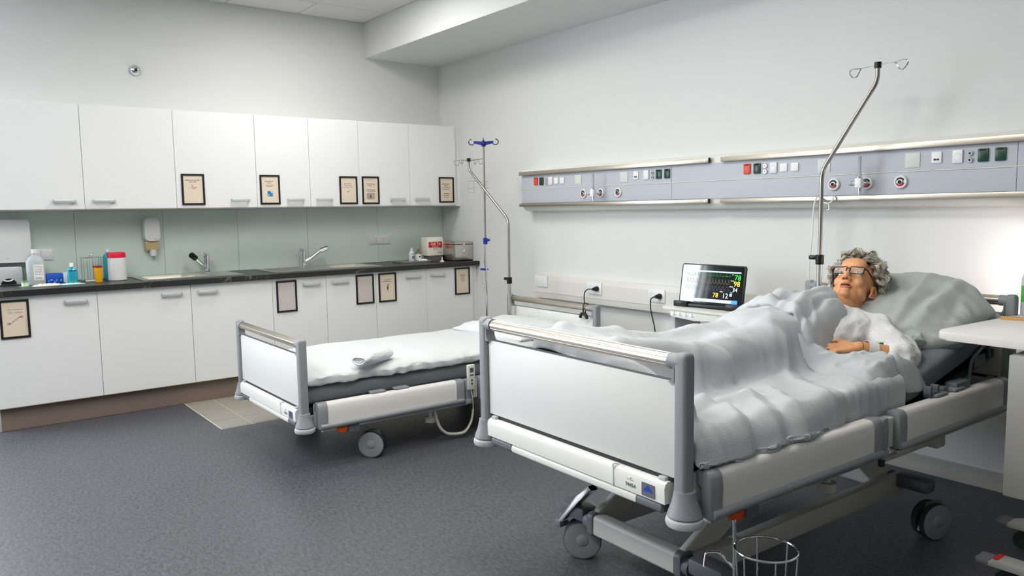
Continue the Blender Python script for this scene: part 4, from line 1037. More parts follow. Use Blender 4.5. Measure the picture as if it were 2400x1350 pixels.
def make_bed(label, x0, y0, rz, T, casters):
    root = thing('hospital_bed', label, 'bed', (x0, y0, 0), rz, 'hospital beds')
    foot, cb = end_board(root, T, 0.0, -1, 'footboard')
    head, _ = end_board(root, T, 2.107, 1, 'headboard')
    # logo plate, inventory number and cable clip on the foot cover beam
    M = on_y(0, -0.0322, 0)
    b = B(); prism(b, rrect(0.052, 0.040, 0.003), 0, 0.0012, M @ Matrix.Translation((0.385, T - 0.415, 0))); obj('logo_plate', b, mat('logo_plate_grey', (112, 116, 124), 0.4, 0.3), foot)
    b = B(); prism(b, [(-0.019, -0.002), (-0.010, 0.004), (0.0, 0.015), (0.010, 0.004), (0.019, -0.002)], 0.0013, 0.0018, M @ Matrix.Translation((0.385, T - 0.414, 0)))
    prism(b, [(-0.019, -0.006), (0.019, -0.006), (0.019, -0.0035), (-0.019, -0.0035)], 0.0013, 0.0018, M @ Matrix.Translation((0.385, T - 0.414, 0)))
    obj('logo', b, mat('logo_blue', (30, 62, 176), 0.4), foot, 0)
    text('number', '94454', 0.017, mat('number_ink', (60, 60, 62), 0.7), M @ Matrix.Translation((0.312, T - 0.420, 0)), foot)
    b = B(); words_row(b, 0.312, T - 0.403, 0.03, 0.0015, 3, M); words_row(b, 0.314, T - 0.398, 0.010, 0.002, 4, M); obj('print', b, INK, foot, 0)
    b = B(); box(b, 0.232, 0.239, -0.034, -0.0305, T - 0.441, T - 0.378, 0.001); tube(b, smooth_path([(0.2355, -0.032, T - 0.385), (0.2355, -0.030, T - 0.374), (0.245, -0.018, T - 0.372)]), 0.0035, 6); obj('cable_tie', b, WPLAS, foot)
    # side rails
    for s in (-1, 1):
        side_rail(root, s, 0.060, 0.985, T); side_rail(root, s, 1.097, 2.012, T)
        e = bpy.data.objects.new('rail_hinge', None); C.objects.link(e); e.parent = root
        b = B(); box(b, s * 0.478, s * 0.530, 1.000, 1.036, T - 0.47, T - 0.352, 0.004); obj('hinge_column', b, BEDGREY, e)
        b = B(); box(b, s * 0.474, s * 0.533, 0.995, 1.040, T - 0.50, T - 0.468, 0.004); obj('hinge_foot', b, BEDGREY, e)
        b = B(); box(b, s * 0.482, s * 0.520, 1.056, 1.090, T - 0.47, T - 0.36, 0.004); obj('hinge_column', b, BEDSTEEL, e)
        b = B(); cyl(b, (s * 0.50, 1.048, T - 0.54), (s * 0.50, 1.048, T - 0.45), 0.012, 14); obj('hinge_pin', b, DARKM, e)
    # lying-surface frame
    b = B()
    for s in (-1, 1): box(b, s * 0.40, s * 0.455, 0.03, 2.07, T - 0.47, T - 0.42, 0.004)
    for y in (0.05, 0.7, 1.05, 1.6, 2.05): box(b, -0.40, 0.40, y - 0.02, y + 0.02, T - 0.46, T - 0.42)
    obj('surface_frame', b, BEDSTEEL, root)
    b = B(); box(b, -0.452, 0.452, 0.035, 1.10, T - 0.415, T - 0.381, 0.004); obj('leg_section', b, DARKM, root)
    # undercarriage
    b = B()
    for s in (-1, 1): box(b, s * 0.225, s * 0.275, 0.335, 1.66, 0.125, 0.205, 0.006)
    obj('base_rail', b, BEDSTEEL, root)
    for y in (0.31, 1.63):
        b = B(); prism(b, rrect(0.062, 0.082, 0.016), -0.205, 0.205, Matrix(((0, 0, 1, 0), (1, 0, 0, y), (0, 1, 0, 0.166), (0, 0, 0, 1)))); obj('cross_beam', b, BEDSTEEL, root)
        for s in (-1, 1):
            b = B(); prism(b, rrect(0.070, 0.092, 0.02), s * 0.205, s * 0.235, Matrix(((0, 0, 1, 0), (1, 0, 0, y), (0, 1, 0, 0.166), (0, 0, 0, 1))), 0.003); cyl(b, (s * 0.235, y, 0.166), (s * 0.262, y, 0.166), 0.034, 20); obj('pivot_cap', b, BEDGREYD, root)
            b = B(); box(b, s * 0.262, s * 0.405, y - 0.032, y + 0.045, 0.156, 0.212, 0.012); obj('caster_housing', b, BEDGREYD, root)
    for y_, yt in ((0.33, 0.95), (1.61, 1.18)):
        for s in (-1, 1):
            b = B(); d = Vector((0, yt - y_, T - 0.45 - 0.17)); L = d.length; q = d.to_track_quat('Z', 'X').to_matrix().to_4x4()
            prism(b, rrect(0.10, 0.030, 0.008), 0, L, Matrix.Translation((s * 0.215, y_, 0.17)) @ q, 0.003); obj('lift_arm', b, BEDSTEEL, root)
    b = B(); box(b, -0.16, 0.16, 0.70, 0.98, T - 0.52, T - 0.46, 0.01); cyl(b, (-0.22, 0.95, T - 0.45), (0.22, 0.95, T - 0.45), 0.018, 14); cyl(b, (-0.22, 1.18, T - 0.45), (0.22, 1.18, T - 0.45), 0.018, 14); obj('drive_box', b, BEDGREYD, root)
    for i, (cx, cy, ca) in enumerate(casters): caster(root, cx, cy, ca)
    # brake pedals at the foot end, orange release knobs under the foot rails
    for s in (-1, 1):
      if s < 0:
        b = B(); prism(b, [(s * x_, z_) for x_, z_ in ((0.205, 0.305), (0.222, 0.320), (0.295, 0.262), (0.412, 0.128), (0.405, 0.112), (0.392, 0.114), (0.280, 0.240))], 0.270, 0.310, MYZ(0, 0, 0), 0.006); o = obj('brake_pedal', b, CHROME, root)
        b = B(); box(b, s * 0.386, s * 0.422, 0.266, 0.314, 0.102, 0.128, 0.005); obj('pedal_pad', b, BEDGREYD, o)
      b = B(); prism(b, [(0.030 * math.cos(a), -0.030 * math.sin(a)) for a in [k * PI / 10 for k in range(11)]], -0.014, 0.014, Matrix(((0, 0, 1, s * 0.515), (1, 0, 0, 0.20), (0, 1, 0, T - 0.494), (0, 0, 0, 1))), 0.004); obj('release_knob', b, ORANGE, root)
      b = B(); box(b, s * 0.455, s * 0.53, 0.235, 0.30, T - 0.53, T - 0.491, 0.006); obj('knob_bracket', b, BEDGREYD, root)
      b = B(); cyl(b, (s * 0.44, 0.80, T - 0.56), (s * 0.44, 0.80, T - 0.46), 0.013, 14); lathe(b, [(0.012, 0), (0.032, 0), (0.032, 0.03), (0.012, 0.03)], (s * 0.44, 0.80, T - 0.59), 20); obj('accessory_sleeve', b, BEDSTEEL, root)
    return root

bed1 = make_bed('empty hospital bed with a flat white duvet in front of the kitchen run', 2.043, -2.485, -0.006, 0.708,
                [(0.475, 0.40, -0.75), (-0.36, 0.36, 0.4), (0.44, 1.60, -0.5), (-0.40, 1.62, 0.3)])
bed2 = make_bed('raised hospital bed in the foreground carrying the manikin', 4.509, -2.36, -0.022, 0.965,
                [(-0.310, 0.320, -0.78), (0.36, 0.30, -0.6), (0.442, 1.565, -0.35), (-0.42, 1.60, 0.2)])
T1, T2 = 0.708, 0.965

# extra parts seen only on the foreground bed: rail accessory clips at the head
b = B()
for dy in (0.0, 0.055):
    box(b, 0.470, 0.500, 1.395 + dy, 1.412 + dy, T2 - 0.345, T2 - 0.300, 0.003)
box(b, 0.470, 0.500, 1.395, 1.467, T2 - 0.345, T2 - 0.325, 0.003); box(b, 0.466, 0.500, 1.500, 1.545, T2 - 0.345, T2 - 0.318, 0.006)
obj('accessory_clip', b, BEDGREYD, bed2)
b = B(); box(b, 0.455, 0.505, 1.60, 1.72, T2 - 0.344, T2 - 0.315, 0.006); obj('accessory_clip', b, BEDGREYD, bed2)
b = B(); tube(b, [(0.45, 1.12, T2 - 0.55), (0.45, 1.55, T2 - 0.55)], 0.012, 8); box(b, 0.43, 0.47, 1.53, 1.60, T2 - 0.58, T2 - 0.50, 0.005); obj('drain_bag_rail', b, BEDSTEEL, bed2)
# mattress retainer loop at the raised head end
b = B(); tube(b, round_path([(0.462, 1.80, 0.63), (0.462, 1.815, 0.715), (0.462, 1.96, 0.775), (0.462, 1.985, 0.70)], 0.03), 0.007, 8)
box(b, 0.456, 0.463, 1.845, 1.945, 0.675, 0.725, 0.003); obj('mattress_retainer', b, BEDGREYD, bed2)

# ------------------------------------------------------------------ mattresses
def sweep_slab(prof, hw, n=14, bulge=0.0, seed=0.0, amp=0.002):
    """prof: list of (y, zbottom, ztop); rounded cross section across x"""
    b = B(); rings = []
    K = 40
    for i, (y, zb, zt) in enumerate(prof):
        ring = []
        e = 1.0
        if i in (0, len(prof) - 1): e = 0.965
        for k in range(K):
            a = 2 * PI * k / K
            c, s = math.cos(a), math.sin(a)
            px = math.copysign(abs(c) ** 0.22, c) * hw * e
            pz = math.copysign(abs(s) ** 0.45, s) * e
            z = (zb + zt) / 2 + pz * (zt - zb) / 2
            nn = noise.noise(Vector((px * 5, y * 5, z * 6 + seed))) * amp
            ring.append(b.verts.new((px + nn, y, z + nn)))
        rings.append(ring)
    for r0, r1 in zip(rings, rings[1:]):
        for k in range(K): b.faces.new((r0[k], r0[(k + 1) % K], r1[(k + 1) % K], r1[k]))
    b.faces.new(rings[0]); b.faces.new(list(reversed(rings[-1])))
    return b
pr = [(0.035, T1 - 0.377, T1 - 0.255)] + [(0.045 + i * 0.05, T1 - 0.378, T1 - 0.252) for i in range(41)] + [(2.07, T1 - 0.377, T1 - 0.255)]
m1 = obj('mattress', sweep_slab(pr, 0.452, seed=1), MATTRESS, None, 50); m1.location = (2.043, -2.485, 0); m1.rotation_euler = (0, 0, -0.006)
tag(m1, 'slate-grey sheeted mattress on the empty bed', 'mattress', 'mattresses')
def mat_top(y):
    """top of the foreground mattress"""
    if y < 1.25: return 0.708
    if y < 1.45: return 0.708 + 0.24 * (y - 1.25) ** 2 / 0.4
    return 0.732 + 0.235 * (y - 1.45)
pr = []
for i in range(42):
    y = 0.04 + i * 0.0495
    zt = mat_top(y); pr.append((y, zt - 0.122 - (0.0 if y < 1.2 else 0.005), zt))
m2 = obj('mattress', sweep_slab(pr, 0.452, seed=4), MATTRESS, None, 50); m2.location = (4.509, -2.36, 0); m2.rotation_euler = (0, 0, -0.022)
tag(m2, 'slate-grey sheeted mattress with a raised head end under the manikin', 'mattress', 'mattresses')
b = B(); prism(b, [(1.11, 0.551), (1.11, 0.579), (1.45, 0.596), (2.05, 0.728), (2.05, 0.70), (1.45, 0.566)], -0.452, 0.452, Matrix(((0, 0, 1, 0), (1, 0, 0, 0), (0, 1, 0, 0), (0, 0, 0, 1)))); obj('back_section', b, DARKM, bed2)
b = B(); box(b, -0.452, 0.452, 1.11, 2.06, T1 - 0.415, T1 - 0.381, 0.004); obj('back_section', b, DARKM, bed1)

# ------------------------------------------------------------------ hand control with coiled lead on the empty bed
t = thing('hand_control', 'pale bed hand control with arrow buttons clipped between the side rails of the empty bed', 'remote control', tuple(bed1.location), -0.006)
b = B(); box(b, 0.534, 0.556, 1.002, 1.052, 0.300, 0.450, 0.005); o = obj('handset', b, WPLAS2, t)
b = B(); box(b, 0.5561, 0.5568, 1.014, 1.040, 0.405, 0.432); box(b, 0.5561, 0.5568, 1.014, 1.040, 0.383, 0.392); obj('display', b, mat('lcd_grey', (92, 104, 112), 0.2), o, 0)
b = B()
prism(b, [(-0.008, -0.005), (0.008, -0.005), (0.0, 0.008)], 0, 0.0008, on_x(0.5562, 1.027, 0.357)); prism(b, [(-0.008, 0.005), (0.008, 0.005), (0.0, -0.008)], 0, 0.0008, on_x(0.5562, 1.027, 0.335)); obj('arrow', b, BLACK, o, 0)
b = B()
pts = smooth_path([(0.545, 1.027, 0.300), (0.545, 1.035, 0.24), (0.53, 1.05, 0.19), (0.52, 1.055, 0.165)], 8); tube(b, pts, 0.0035, 6)
base = smooth_path([(0.52, 1.055, 0.165), (0.51, 1.045, 0.09), (0.505, 1.00, 0.035), (0.50, 0.94, 0.03)], 10)
coil = []; n = len(base)
for i in range(n * 12):
    f = i / 12; k = min(int(f), n - 2); p = base[k].lerp(base[k + 1], f - k); a = i * PI / 3 * 1.0
    coil.append(p + Vector((math.cos(a), 0, math.sin(a))) * 0.0075)
tube(b, coil, 0.0026, 5)
tube(b, smooth_path([(0.50, 0.94, 0.03), (0.495, 0.88, 0.045), (0.49, 0.835, 0.09), (0.48, 0.815, 0.16), (0.47, 0.812, 0.235)], 8), 0.009, 8)
obj('coiled_lead', b, mat('cream_cable', (206, 202, 188), 0.5), t)

# ------------------------------------------------------------------ drip poles on the beds
def drip_pole(bed, label, base, zbend, top, rz):
    t = thing('drip_pole', label, 'drip pole', tuple(bed.location), bed.rotation_euler[2], 'bent drip poles on the beds')
    x, y, z0 = base
    T = T1 if bed is bed1 else T2
    b = B(); cyl(b, (x, y, z0), (x, y, z0 + 0.44 if bed is bed1 else z0 + 0.40), 0.0145, 16); obj('lower_tube', b, STEEL, t)
    zc = z0 + (0.40 if bed is bed1 else 0.36)
    b = B(); lathe(b, [(0.0155, 0), (0.021, 0.002), (0.021, 0.05), (0.0155, 0.052)], (x, y, zc), 18); box(b, x - 0.06, x - 0.015, y - 0.012, y + 0.008, zc + 0.025, zc + 0.048, 0.006); obj('clamp', b, BLACK, t)
    b = B(); tube(b, round_path([(x, y, zc + 0.05), (x, y, zbend), (top[0], top[1], top[2] - 0.075), top], 0.05, 8), 0.0105, 14); obj('upper_tube', b, POLEST, t)
    b = B(); cyl(b, (top[0], top[1], top[2] - 0.012), (top[0], top[1], top[2] + 0.016), 0.0165, 16); obj('collar', b, BLACK, t)
    R = Matrix.Rotation(rz, 3, 'Z')
    for s in (-1, 1):
        pts = [(s * 0.015, 0, 0), (s * 0.085, 0, 0.0), (s * 0.145, 0, 0.004), (s * 0.160, 0, -0.012), (s * 0.140, 0, -0.036), (s * 0.118, 0, -0.034), (s * 0.100, 0, -0.008), (s * 0.090, 0, 0.003)]
        b = B(); tube(b, smooth_path([Vector(top) + R @ Vector(p) for p in pts], 5), 0.0034, 8); obj('hook', b, CHROME, t)
    if bed is bed1:
        pts = [(0, s_ * 0.02, 0.0) for s_ in (1, 2)]
        for s in (-1, 1):
            b = B(); tube(b, smooth_path([Vector(top) + R @ Vector(p) for p in [(0, s * 0.012, 0), (0, s * 0.075, 0), (0, s * 0.10, -0.014), (0, s * 0.08, -0.034), (0, s * 0.065, -0.01)]], 5), 0.0034, 8); obj('hook', b, CHROME, t)
    return t
drip_pole(bed1, 'bent steel drip pole at the head of the empty bed, leaning towards the kitchen', (-0.43, 2.055, 0.40), 1.292, (-0.958, 2.055, 1.775), 0.25)
drip_pole(bed2, 'tall bent steel drip pole behind the manikin, leaning right', (-0.405, 2.055, 0.70), 1.545, (-0.121, 2.055, 2.035), -0.15)

t = thing('cable_hook', 'small black cable hook hanging on the headboard tube of the empty bed', 'hook', tuple(bed1.location), -0.006)
b = B(); tube(b, smooth_path([(0.385, 2.080, T1 - 0.030), (0.385, 2.085, T1 - 0.002), (0.385, 2.107, T1 + 0.008), (0.385, 2.130, T1 - 0.006), (0.385, 2.132, T1 - 0.03)], 5), 0.0035, 6); tube(b, [(0.385, 2.080, T1 - 0.030), (0.392, 2.078, T1 - 0.062)], 0.005, 8); obj('hook', b, BLACK, t)
b = B(); tube(b, smooth_path([(0.362, 2.075, T1 - 0.092), (0.372, 2.075, T1 - 0.070), (0.394, 2.075, T1 - 0.060), (0.420, 2.075, T1 - 0.070), (0.432, 2.075, T1 - 0.095)], 5), 0.011, 10); obj('cable_loop', b, BLACK, t)

# blue-headed infusion stand between the kitchen run and the empty bed
t = thing('infusion_stand', 'free-standing steel infusion stand with a blue four-hook head', 'infusion stand', (1.29, -0.41, 0))
b = B(); cyl(b, (0, 0, 0.09), (0, 0, 1.12), 0.0125, 16); obj('lower_tube', b, CHROME, t)
b = B(); cyl(b, (0, 0, 1.10), (0, 0, 1.895), 0.0085, 14); obj('upper_tube', b, POLEST, t)
b = B(); lathe(b, [(0.012, 0), (0.018, 0.003), (0.018, 0.05), (0.010, 0.053)], (0, 0, 1.095), 18); box(b, 0.015, 0.055, -0.01, 0.01, 1.12, 1.14, 0.006); obj('clamp', b, BLUEP, t)
b = B(); box(b, -0.055, 0.01, -0.02, 0.02, 0.885, 0.900, 0.004); hk = obj('bracket', b, BLUEP, t)
b = B(); tube(b, smooth_path([(-0.05, 0, 0.886), (-0.05, 0, 0.77), (-0.035, 0, 0.745), (-0.02, 0, 0.755)]), 0.003, 6); obj('bracket_hook', b, CHROME, hk)
b = B(); cyl(b, (0, 0, 1.87), (0, 0, 1.905), 0.017, 16)
for k in range(4):
    a = k * PI / 2 + 0.93
    d = Vector((math.cos(a), math.sin(a), 0)); n_ = Vector((-d.y, d.x, 0))
    p = [Vector((0, 0, 1.90)) + n_ * 0.013, Vector((0, 0, 1.90)) - n_ * 0.013, Vector((0, 0, 1.905)) + d * 0.078 - n_ * 0.008, Vector((0, 0, 1.905)) + d * 0.078 + n_ * 0.008]
    lo = [b.verts.new(q + Vector((0, 0, dz))) for q, dz in zip(p, (-0.022, -0.022, -0.008, -0.008))]; hi = [b.verts.new(q + Vector((0, 0, 0.010))) for q in p]
    b.faces.new(hi); b.faces.new(list(reversed(lo)))
    for i in range(4): b.faces.new((lo[i], lo[(i + 1) % 4], hi[(i + 1) % 4], hi[i]))
obj('head', b, BLUEP, t)
for k in range(4):
    a = k * PI / 2 + 0.93; d = Vector((math.cos(a), math.sin(a), 0)); o0 = Vector((0, 0, 1.903))
    b = B(); tube(b, smooth_path([o0 + d * r + Vector((0, 0, z)) for r, z in ((0.070, 0), (0.086, -0.016), (0.108, -0.014), (0.118, 0.005), (0.108, 0.022), (0.094, 0.026))], 5), 0.0042, 8); obj('hook', b, mat('steel_blue_hook', (92, 96, 116), 0.3, 0.9), t)
# thin bottle-basket wires hanging from two hooks
WIRE = mat('thin_grey_wire', (178, 178, 178), 0.3, 0.8)
for k, a in ((2, PI + 0.93), (1, 0.93 + PI * 0.5)):
    d = Vector((math.cos(a), math.sin(a), 0)); c = Vector((0, 0, 0)) + d * 0.098
    e = bpy.data.objects.new('bottle_hanger', None); C.objects.link(e); e.parent = t
    b = B(); tube(b, smooth_path([c + Vector(p) for p in ((0.0, 0, 1.888), (0.01, 0, 1.86), (0.014, 0, 1.84), (0.002, 0, 1.83), (0, 0, 1.78), (-0.002, 0, 1.60))], 5), 0.0012, 5); obj('wire', b, WIRE, e)
    for z, r in ((1.60, 0.030), (1.545, 0.034), (1.51, 0.026)):
        b = B(); tube(b, [c + Vector((r * math.cos(q * 0.45), r * math.sin(q * 0.45), z)) for q in range(12)], 0.0014, 5); obj('ring', b, WIRE, e)
    b = B()
    for q in range(3):
        aa = q * 2.1; tube(b, [c + Vector((0.028 * math.cos(aa), 0.028 * math.sin(aa), 1.60)), c + Vector((0.026 * math.cos(aa), 0.026 * math.sin(aa), 1.51))], 0.0010, 5)
    obj('side_wire', b, WIRE, e)
b = B(); lathe(b, [(0, 0.06), (0.04, 0.06), (0.045, 0.09), (0.03, 0.105), (0, 0.105)], seg=20); obj('base_hub', b, BEDGREYD, t)
for k in range(5):
    a = k * 2 * PI / 5 + 0.3; d = Vector((math.cos(a), math.sin(a), 0))
    b = B(); tube(b, [Vector((0, 0, 0.085)) + d * 0.03, Vector((0, 0, 0.07)) + d * 0.26], [0.016, 0.011], 10); lg = obj('leg', b, STEEL, t)
    b = B(); n_ = Vector((-d.y, d.x, 0)); c = d * 0.26 + Vector((0, 0, 0.026)); cyl(b, c - n_ * 0.016, c + n_ * 0.016, 0.025, 18); cyl(b, d * 0.26 + Vector((0, 0, 0.05)), d * 0.26 + Vector((0, 0, 0.07)), 0.008, 8); obj('caster', b, RUBBER, lg)
# ------------------------------------------------------------------ the manikin's skeleton (in the foreground bed's own frame)
SK = dict(pelvis=(-0.055, 1.02, 0.815), waist=(-0.055, 1.20, 0.830), chest=(-0.035, 1.38, 0.848), neck=(0.01, 1.575, 0.925),
          shl=(0.185, 1.525, 0.838), ell=(0.358, 1.435, 0.755), wrl=(0.262, 1.290, 0.800),
          shr=(-0.185, 1.515, 0.870), elr=(-0.31, 1.30, 0.765), wrr=(-0.22, 1.12, 0.80),
          hipl=(0.035, 1.00, 0.80), knl=(0.06, 0.60, 0.80), anl=(0.04, 0.24, 0.775), tol=(0.05, 0.17, 0.895),
          hipr=(-0.125, 1.00, 0.80), knr=(-0.14, 0.58, 0.81), anr=(-0.19, 0.23, 0.785), tor=(-0.215, 0.15, 0.925))
V3 = lambda k: np.array(SK[k], float)

# ------------------------------------------------------------------ cloth draping (position-based, deterministic)
def drape(pos, rest_x, rest_y, caps, top, half, steps=220, iters=7, thick=0.012, ylo=0.03, rail=None, bend=0.08, mu=0.55, extra=None, yhi=None):
    prev = pos.copy(); g = np.array([0, 0, -0.0011])
    def sat(a, b, rest, k, only_long=False):
        d = b - a; L = np.sqrt((d * d).sum(-1, keepdims=True)) + 1e-9
        c = (L - rest) / L
        if only_long: c = np.maximum(c, 0)
        c = 0.5 * k * c * d
        a += c; b -= c
    diag = math.hypot(rest_x, rest_y)
    for st in range(steps):
        vel = (pos - prev) * 0.94
        prev = pos.copy()
        pos = pos + vel + g
        for it in range(iters):
            for o in (0, 1):
                n = (pos.shape[1] - o) // 2
                if n: sat(pos[:, o:o + 2 * n:2], pos[:, o + 1:o + 2 * n:2], rest_x, 0.9)
                n = (pos.shape[0] - o) // 2
                if n: sat(pos[o:o + 2 * n:2], pos[o + 1:o + 2 * n:2], rest_y, 0.9)
            if it % 2 == 0:
                for o in (0, 1):
                    n = (pos.shape[0] - o) // 2
                    sat(pos[o:o + 2 * n:2, :-1], pos[o + 1:o + 2 * n:2, 1:], diag, 0.25)
                    sat(pos[o:o + 2 * n:2, 1:], pos[o + 1:o + 2 * n:2, :-1], diag, 0.25)
                if bend:
                    for o in (0, 1):
                        sat(pos[:, o:-2:4] if False else pos[:, o:-2:3][:, :], pos[:, o + 2::3][:, :pos[:, o:-2:3].shape[1]], 2 * rest_x, bend)
                        sat(pos[o:-2:3], pos[o + 2::3][:pos[o:-2:3].shape[0]], 2 * rest_y, bend)
        hit = np.zeros(pos.shape[:2], bool)
        for a, b, r0, r1 in caps:
            ab = b - a; t = np.clip(((pos - a) @ ab) / (ab @ ab), 0, 1)
            q = a + t[..., None] * ab; d = pos - q; L = np.sqrt((d * d).sum(-1)) + 1e-9
            R = r0 + (r1 - r0) * t + thick; m = L < R
            pos[m] = q[m] + d[m] / L[m][:, None] * R[m][:, None]; hit |= m
        if top is not None:
            x, y, z = pos[..., 0], pos[..., 1], pos[..., 2]
            tz = top(y) + thick; hx = half + thick
            side = hx - np.abs(x); dep = tz - z
            m = (side > 0) & (dep > 0)
            up = m & (dep <= side + 0.02); out = m & ~up
            z[up] = tz[up]; x[out] = np.sign(x[out]) * hx; hit |= m
        if rail is not None:
            x, y, z = pos[..., 0], pos[..., 1], pos[..., 2]
            xi, zr = rail
            m = (np.abs(x) > xi) & (z < zr)
            x[m] = np.sign(x[m]) * xi; hit |= m
        if extra is not None: hit |= extra(pos)
        yv = pos[..., 1]; m = yv < ylo; yv[m] = ylo
        if yhi is not None: m = yv > yhi; yv[m] = yhi
        prev[hit] += (pos[hit] - prev[hit]) * mu
    return pos

def grid_obj(name, P, m, thick, parent=None, lv=1):
    ny, nx = P.shape[:2]
    me = bpy.data.meshes.new(name)
    F = [(j * nx + i, j * nx + i + 1, (j + 1) * nx + i + 1, (j + 1) * nx + i) for j in range(ny - 1) for i in range(nx - 1)]
    me.from_pydata(P.reshape(-1, 3).tolist(), [], F); me.update()
    me.polygons.foreach_set('use_smooth', [True] * len(F)); me.materials.append(m)
    o = bpy.data.objects.new(name, me); C.objects.link(o)
    if parent: o.parent = parent
    md = o.modifiers.new('thick', 'SOLIDIFY'); md.thickness = thick; md.offset = -0.6
    sub(o, lv)
    return o

def cap(a, b, r0, r1): return (V3(a), V3(b), r0, r1)
LEGS = [cap('hipl', 'knl', 0.085, 0.062), cap('knl', 'anl', 0.060, 0.045), cap('anl', 'tol', 0.045, 0.032),
        cap('hipr', 'knr', 0.085, 0.062), cap('knr', 'anr', 0.060, 0.045), cap('anr', 'tor', 0.045, 0.034),
        (np.array((-0.215, 0.19, 0.885)), np.array((-0.14, 0.60, 0.835)), 0.050, 0.03), (np.array((0.05, 0.20, 0.865)), np.array((0.10, 0.60, 0.825)), 0.050, 0.03),
        (np.array((-0.215, 0.19, 0.875)), np.array((0.05, 0.20, 0.855)), 0.045, 0.045), (np.array((-0.215, 0.09, 0.885)), np.array((0.05, 0.095, 0.862)), 0.045, 0.045), (np.array((0.05, 0.095, 0.862)), np.array((0.36, 0.10, 0.765)), 0.045, 0.045), (np.array((0.05, 0.095, 0.862)), np.array((0.10, 0.60, 0.80)), 0.04, 0.05)]
TORSO = [(V3('pelvis') + [s, 0, 0], V3('chest') + [s * 1.1, 0, 0], 0.098, 0.108) for s in (-0.065, 0.065)] + [cap('pelvis', 'chest', 0.108, 0.112), cap('chest', 'neck', 0.112, 0.06), cap('shl', 'shr', 0.070, 0.065)]
ARMS = [cap('shl', 'ell', 0.062, 0.05), cap('ell', 'wrl', 0.048, 0.035), cap('shr', 'elr', 0.06, 0.05), cap('elr', 'wrr', 0.05, 0.04)]
mtop = np.vectorize(mat_top)
rs = np.random.RandomState(7)
def vn(P, sc, seed=0.0):
    return np.array([[noise.noise(Vector((p[0] * sc, p[1] * sc, seed))) for p in row] for row in P])

nx, ny = 84, 80
X = np.linspace(-0.60, 0.575, nx); Y = np.linspace(0.035, 1.24, ny)
gx, gy = np.meshgrid(X, Y)
P = np.stack([gx, gy, np.full_like(gx, 1.02)], -1)
P[..., 1] -= 0.10 * np.clip((gx + 0.1), 0, 1) * (gy / 1.28) ** 3 * 0.0
P[..., 2] += 0.03 * vn(P, 5, 2.0) + 0.02 * vn(P, 11, 5.0)
rx, ry = (X[1] - X[0]) * 1.17, (Y[1] - Y[0]) * 1.045
def hold_foot(pos):
    pos[0, :, 1] = np.minimum(pos[0, :, 1], 0.05); return np.zeros(pos.shape[:2], bool)
D2 = drape(P, rx, ry, LEGS + TORSO, mtop, 0.452, steps=230, rail=(0.487, T2 - 0.325), extra=hold_foot, bend=0.03, mu=0.7)
RIDGES = [([(0.28, 0.25), (0.31, 0.41), (0.36, 0.54)], 0.020, 0.028), ([(0.33, 0.22), (0.345, 0.40)], -0.014, 0.022),
          ([(0.27, 0.31), (0.36, 0.34), (0.46, 0.27), (0.53, 0.15)], 0.024, 0.026), ([(0.30, 0.36), (0.40, 0.37), (0.48, 0.30), (0.53, 0.22)], -0.018, 0.022),
          ([(0.31, 0.50), (0.42, 0.45), (0.53, 0.35)], 0.022, 0.026), ([(0.33, 0.56), (0.44, 0.50), (0.53, 0.40)], -0.016, 0.022),
          ([(0.32, 0.63), (0.45, 0.56), (0.53, 0.46)], 0.022, 0.028), ([(-0.02, 1.09), (0.15, 0.88), (0.29, 0.62), (0.37, 0.36)], 0.014, 0.045),
          ([(0.12, 0.98), (0.28, 0.83), (0.44, 0.77)], 0.020, 0.032), ([(0.20, 0.99), (0.33, 0.90), (0.47, 0.87)], -0.016, 0.03),
          ([(0.02, 0.55), (0.15, 0.45), (0.30, 0.30)], 0.012, 0.035), ([(-0.30, 0.40), (-0.10, 0.36), (0.08, 0.33)], 0.010, 0.03),
          ([(-0.32, 0.75), (-0.05, 0.78), (0.12, 0.70)], 0.010, 0.035), ([(0.30, 1.05), (0.42, 1.00), (0.48, 0.98)], 0.016, 0.03)]
def ridge(P, pts, amp, w):
    d = np.full(P.shape[:2], 9.0); Q = P[..., :2]; ee = np.zeros(P.shape[:2])
    for a, b in zip(pts, pts[1:]):
        a, b = np.array(a), np.array(b); ab = b - a
        t = np.clip(((Q - a) @ ab) / (ab @ ab), 0, 1)
        d = np.minimum(d, np.sqrt(((Q - a - t[..., None] * ab) ** 2).sum(-1)))
    return amp * np.exp(-(d / w) ** 1.3)
def normals(P):
    du = np.gradient(P, axis=1); dv = np.gradient(P, axis=0); n = np.cross(du, dv); n /= np.linalg.norm(n, axis=-1, keepdims=True) + 1e-9
    return n * np.sign(n[..., 2:3] + 1e-6)
def up2(A):
    n0, n1 = A.shape[:2]
    j = np.linspace(0, n0 - 1, 2 * n0 - 1); A = np.stack([np.stack([np.interp(j, np.arange(n0), A[:, i, k]) for i in range(n1)], 1) for k in range(3)], -1)
    i_ = np.linspace(0, n1 - 1, 2 * n1 - 1); return np.stack([np.stack([np.interp(i_, np.arange(n1), A[r, :, k]) for r in range(A.shape[0])], 0) for k in range(3)], -1)
D2 = up2(D2)
for _ in range(9):
    S_ = D2.copy(); S_[1:-1, 1:-1] = (D2[:-2, 1:-1] + D2[2:, 1:-1] + D2[1:-1, :-2] + D2[1:-1, 2:]) / 4
    k_ = (0.25 + 0.6 * np.clip((D2[..., 0] - 0.30) / 0.1, 0, 1))[..., None]; D2 = D2 * (1 - k_) + S_ * k_
h = sum(ridge(D2, q_, a_ * 0.80, w_ * 0.95) for q_, a_, w_ in RIDGES)
q = D2[..., :2] @ np.array([[0.8, 0.6], [-0.6, 0.8]])
wq = np.array([[noise.noise(Vector((a * 5, c * 5, 12.0))) for a, c in row] for row in q])
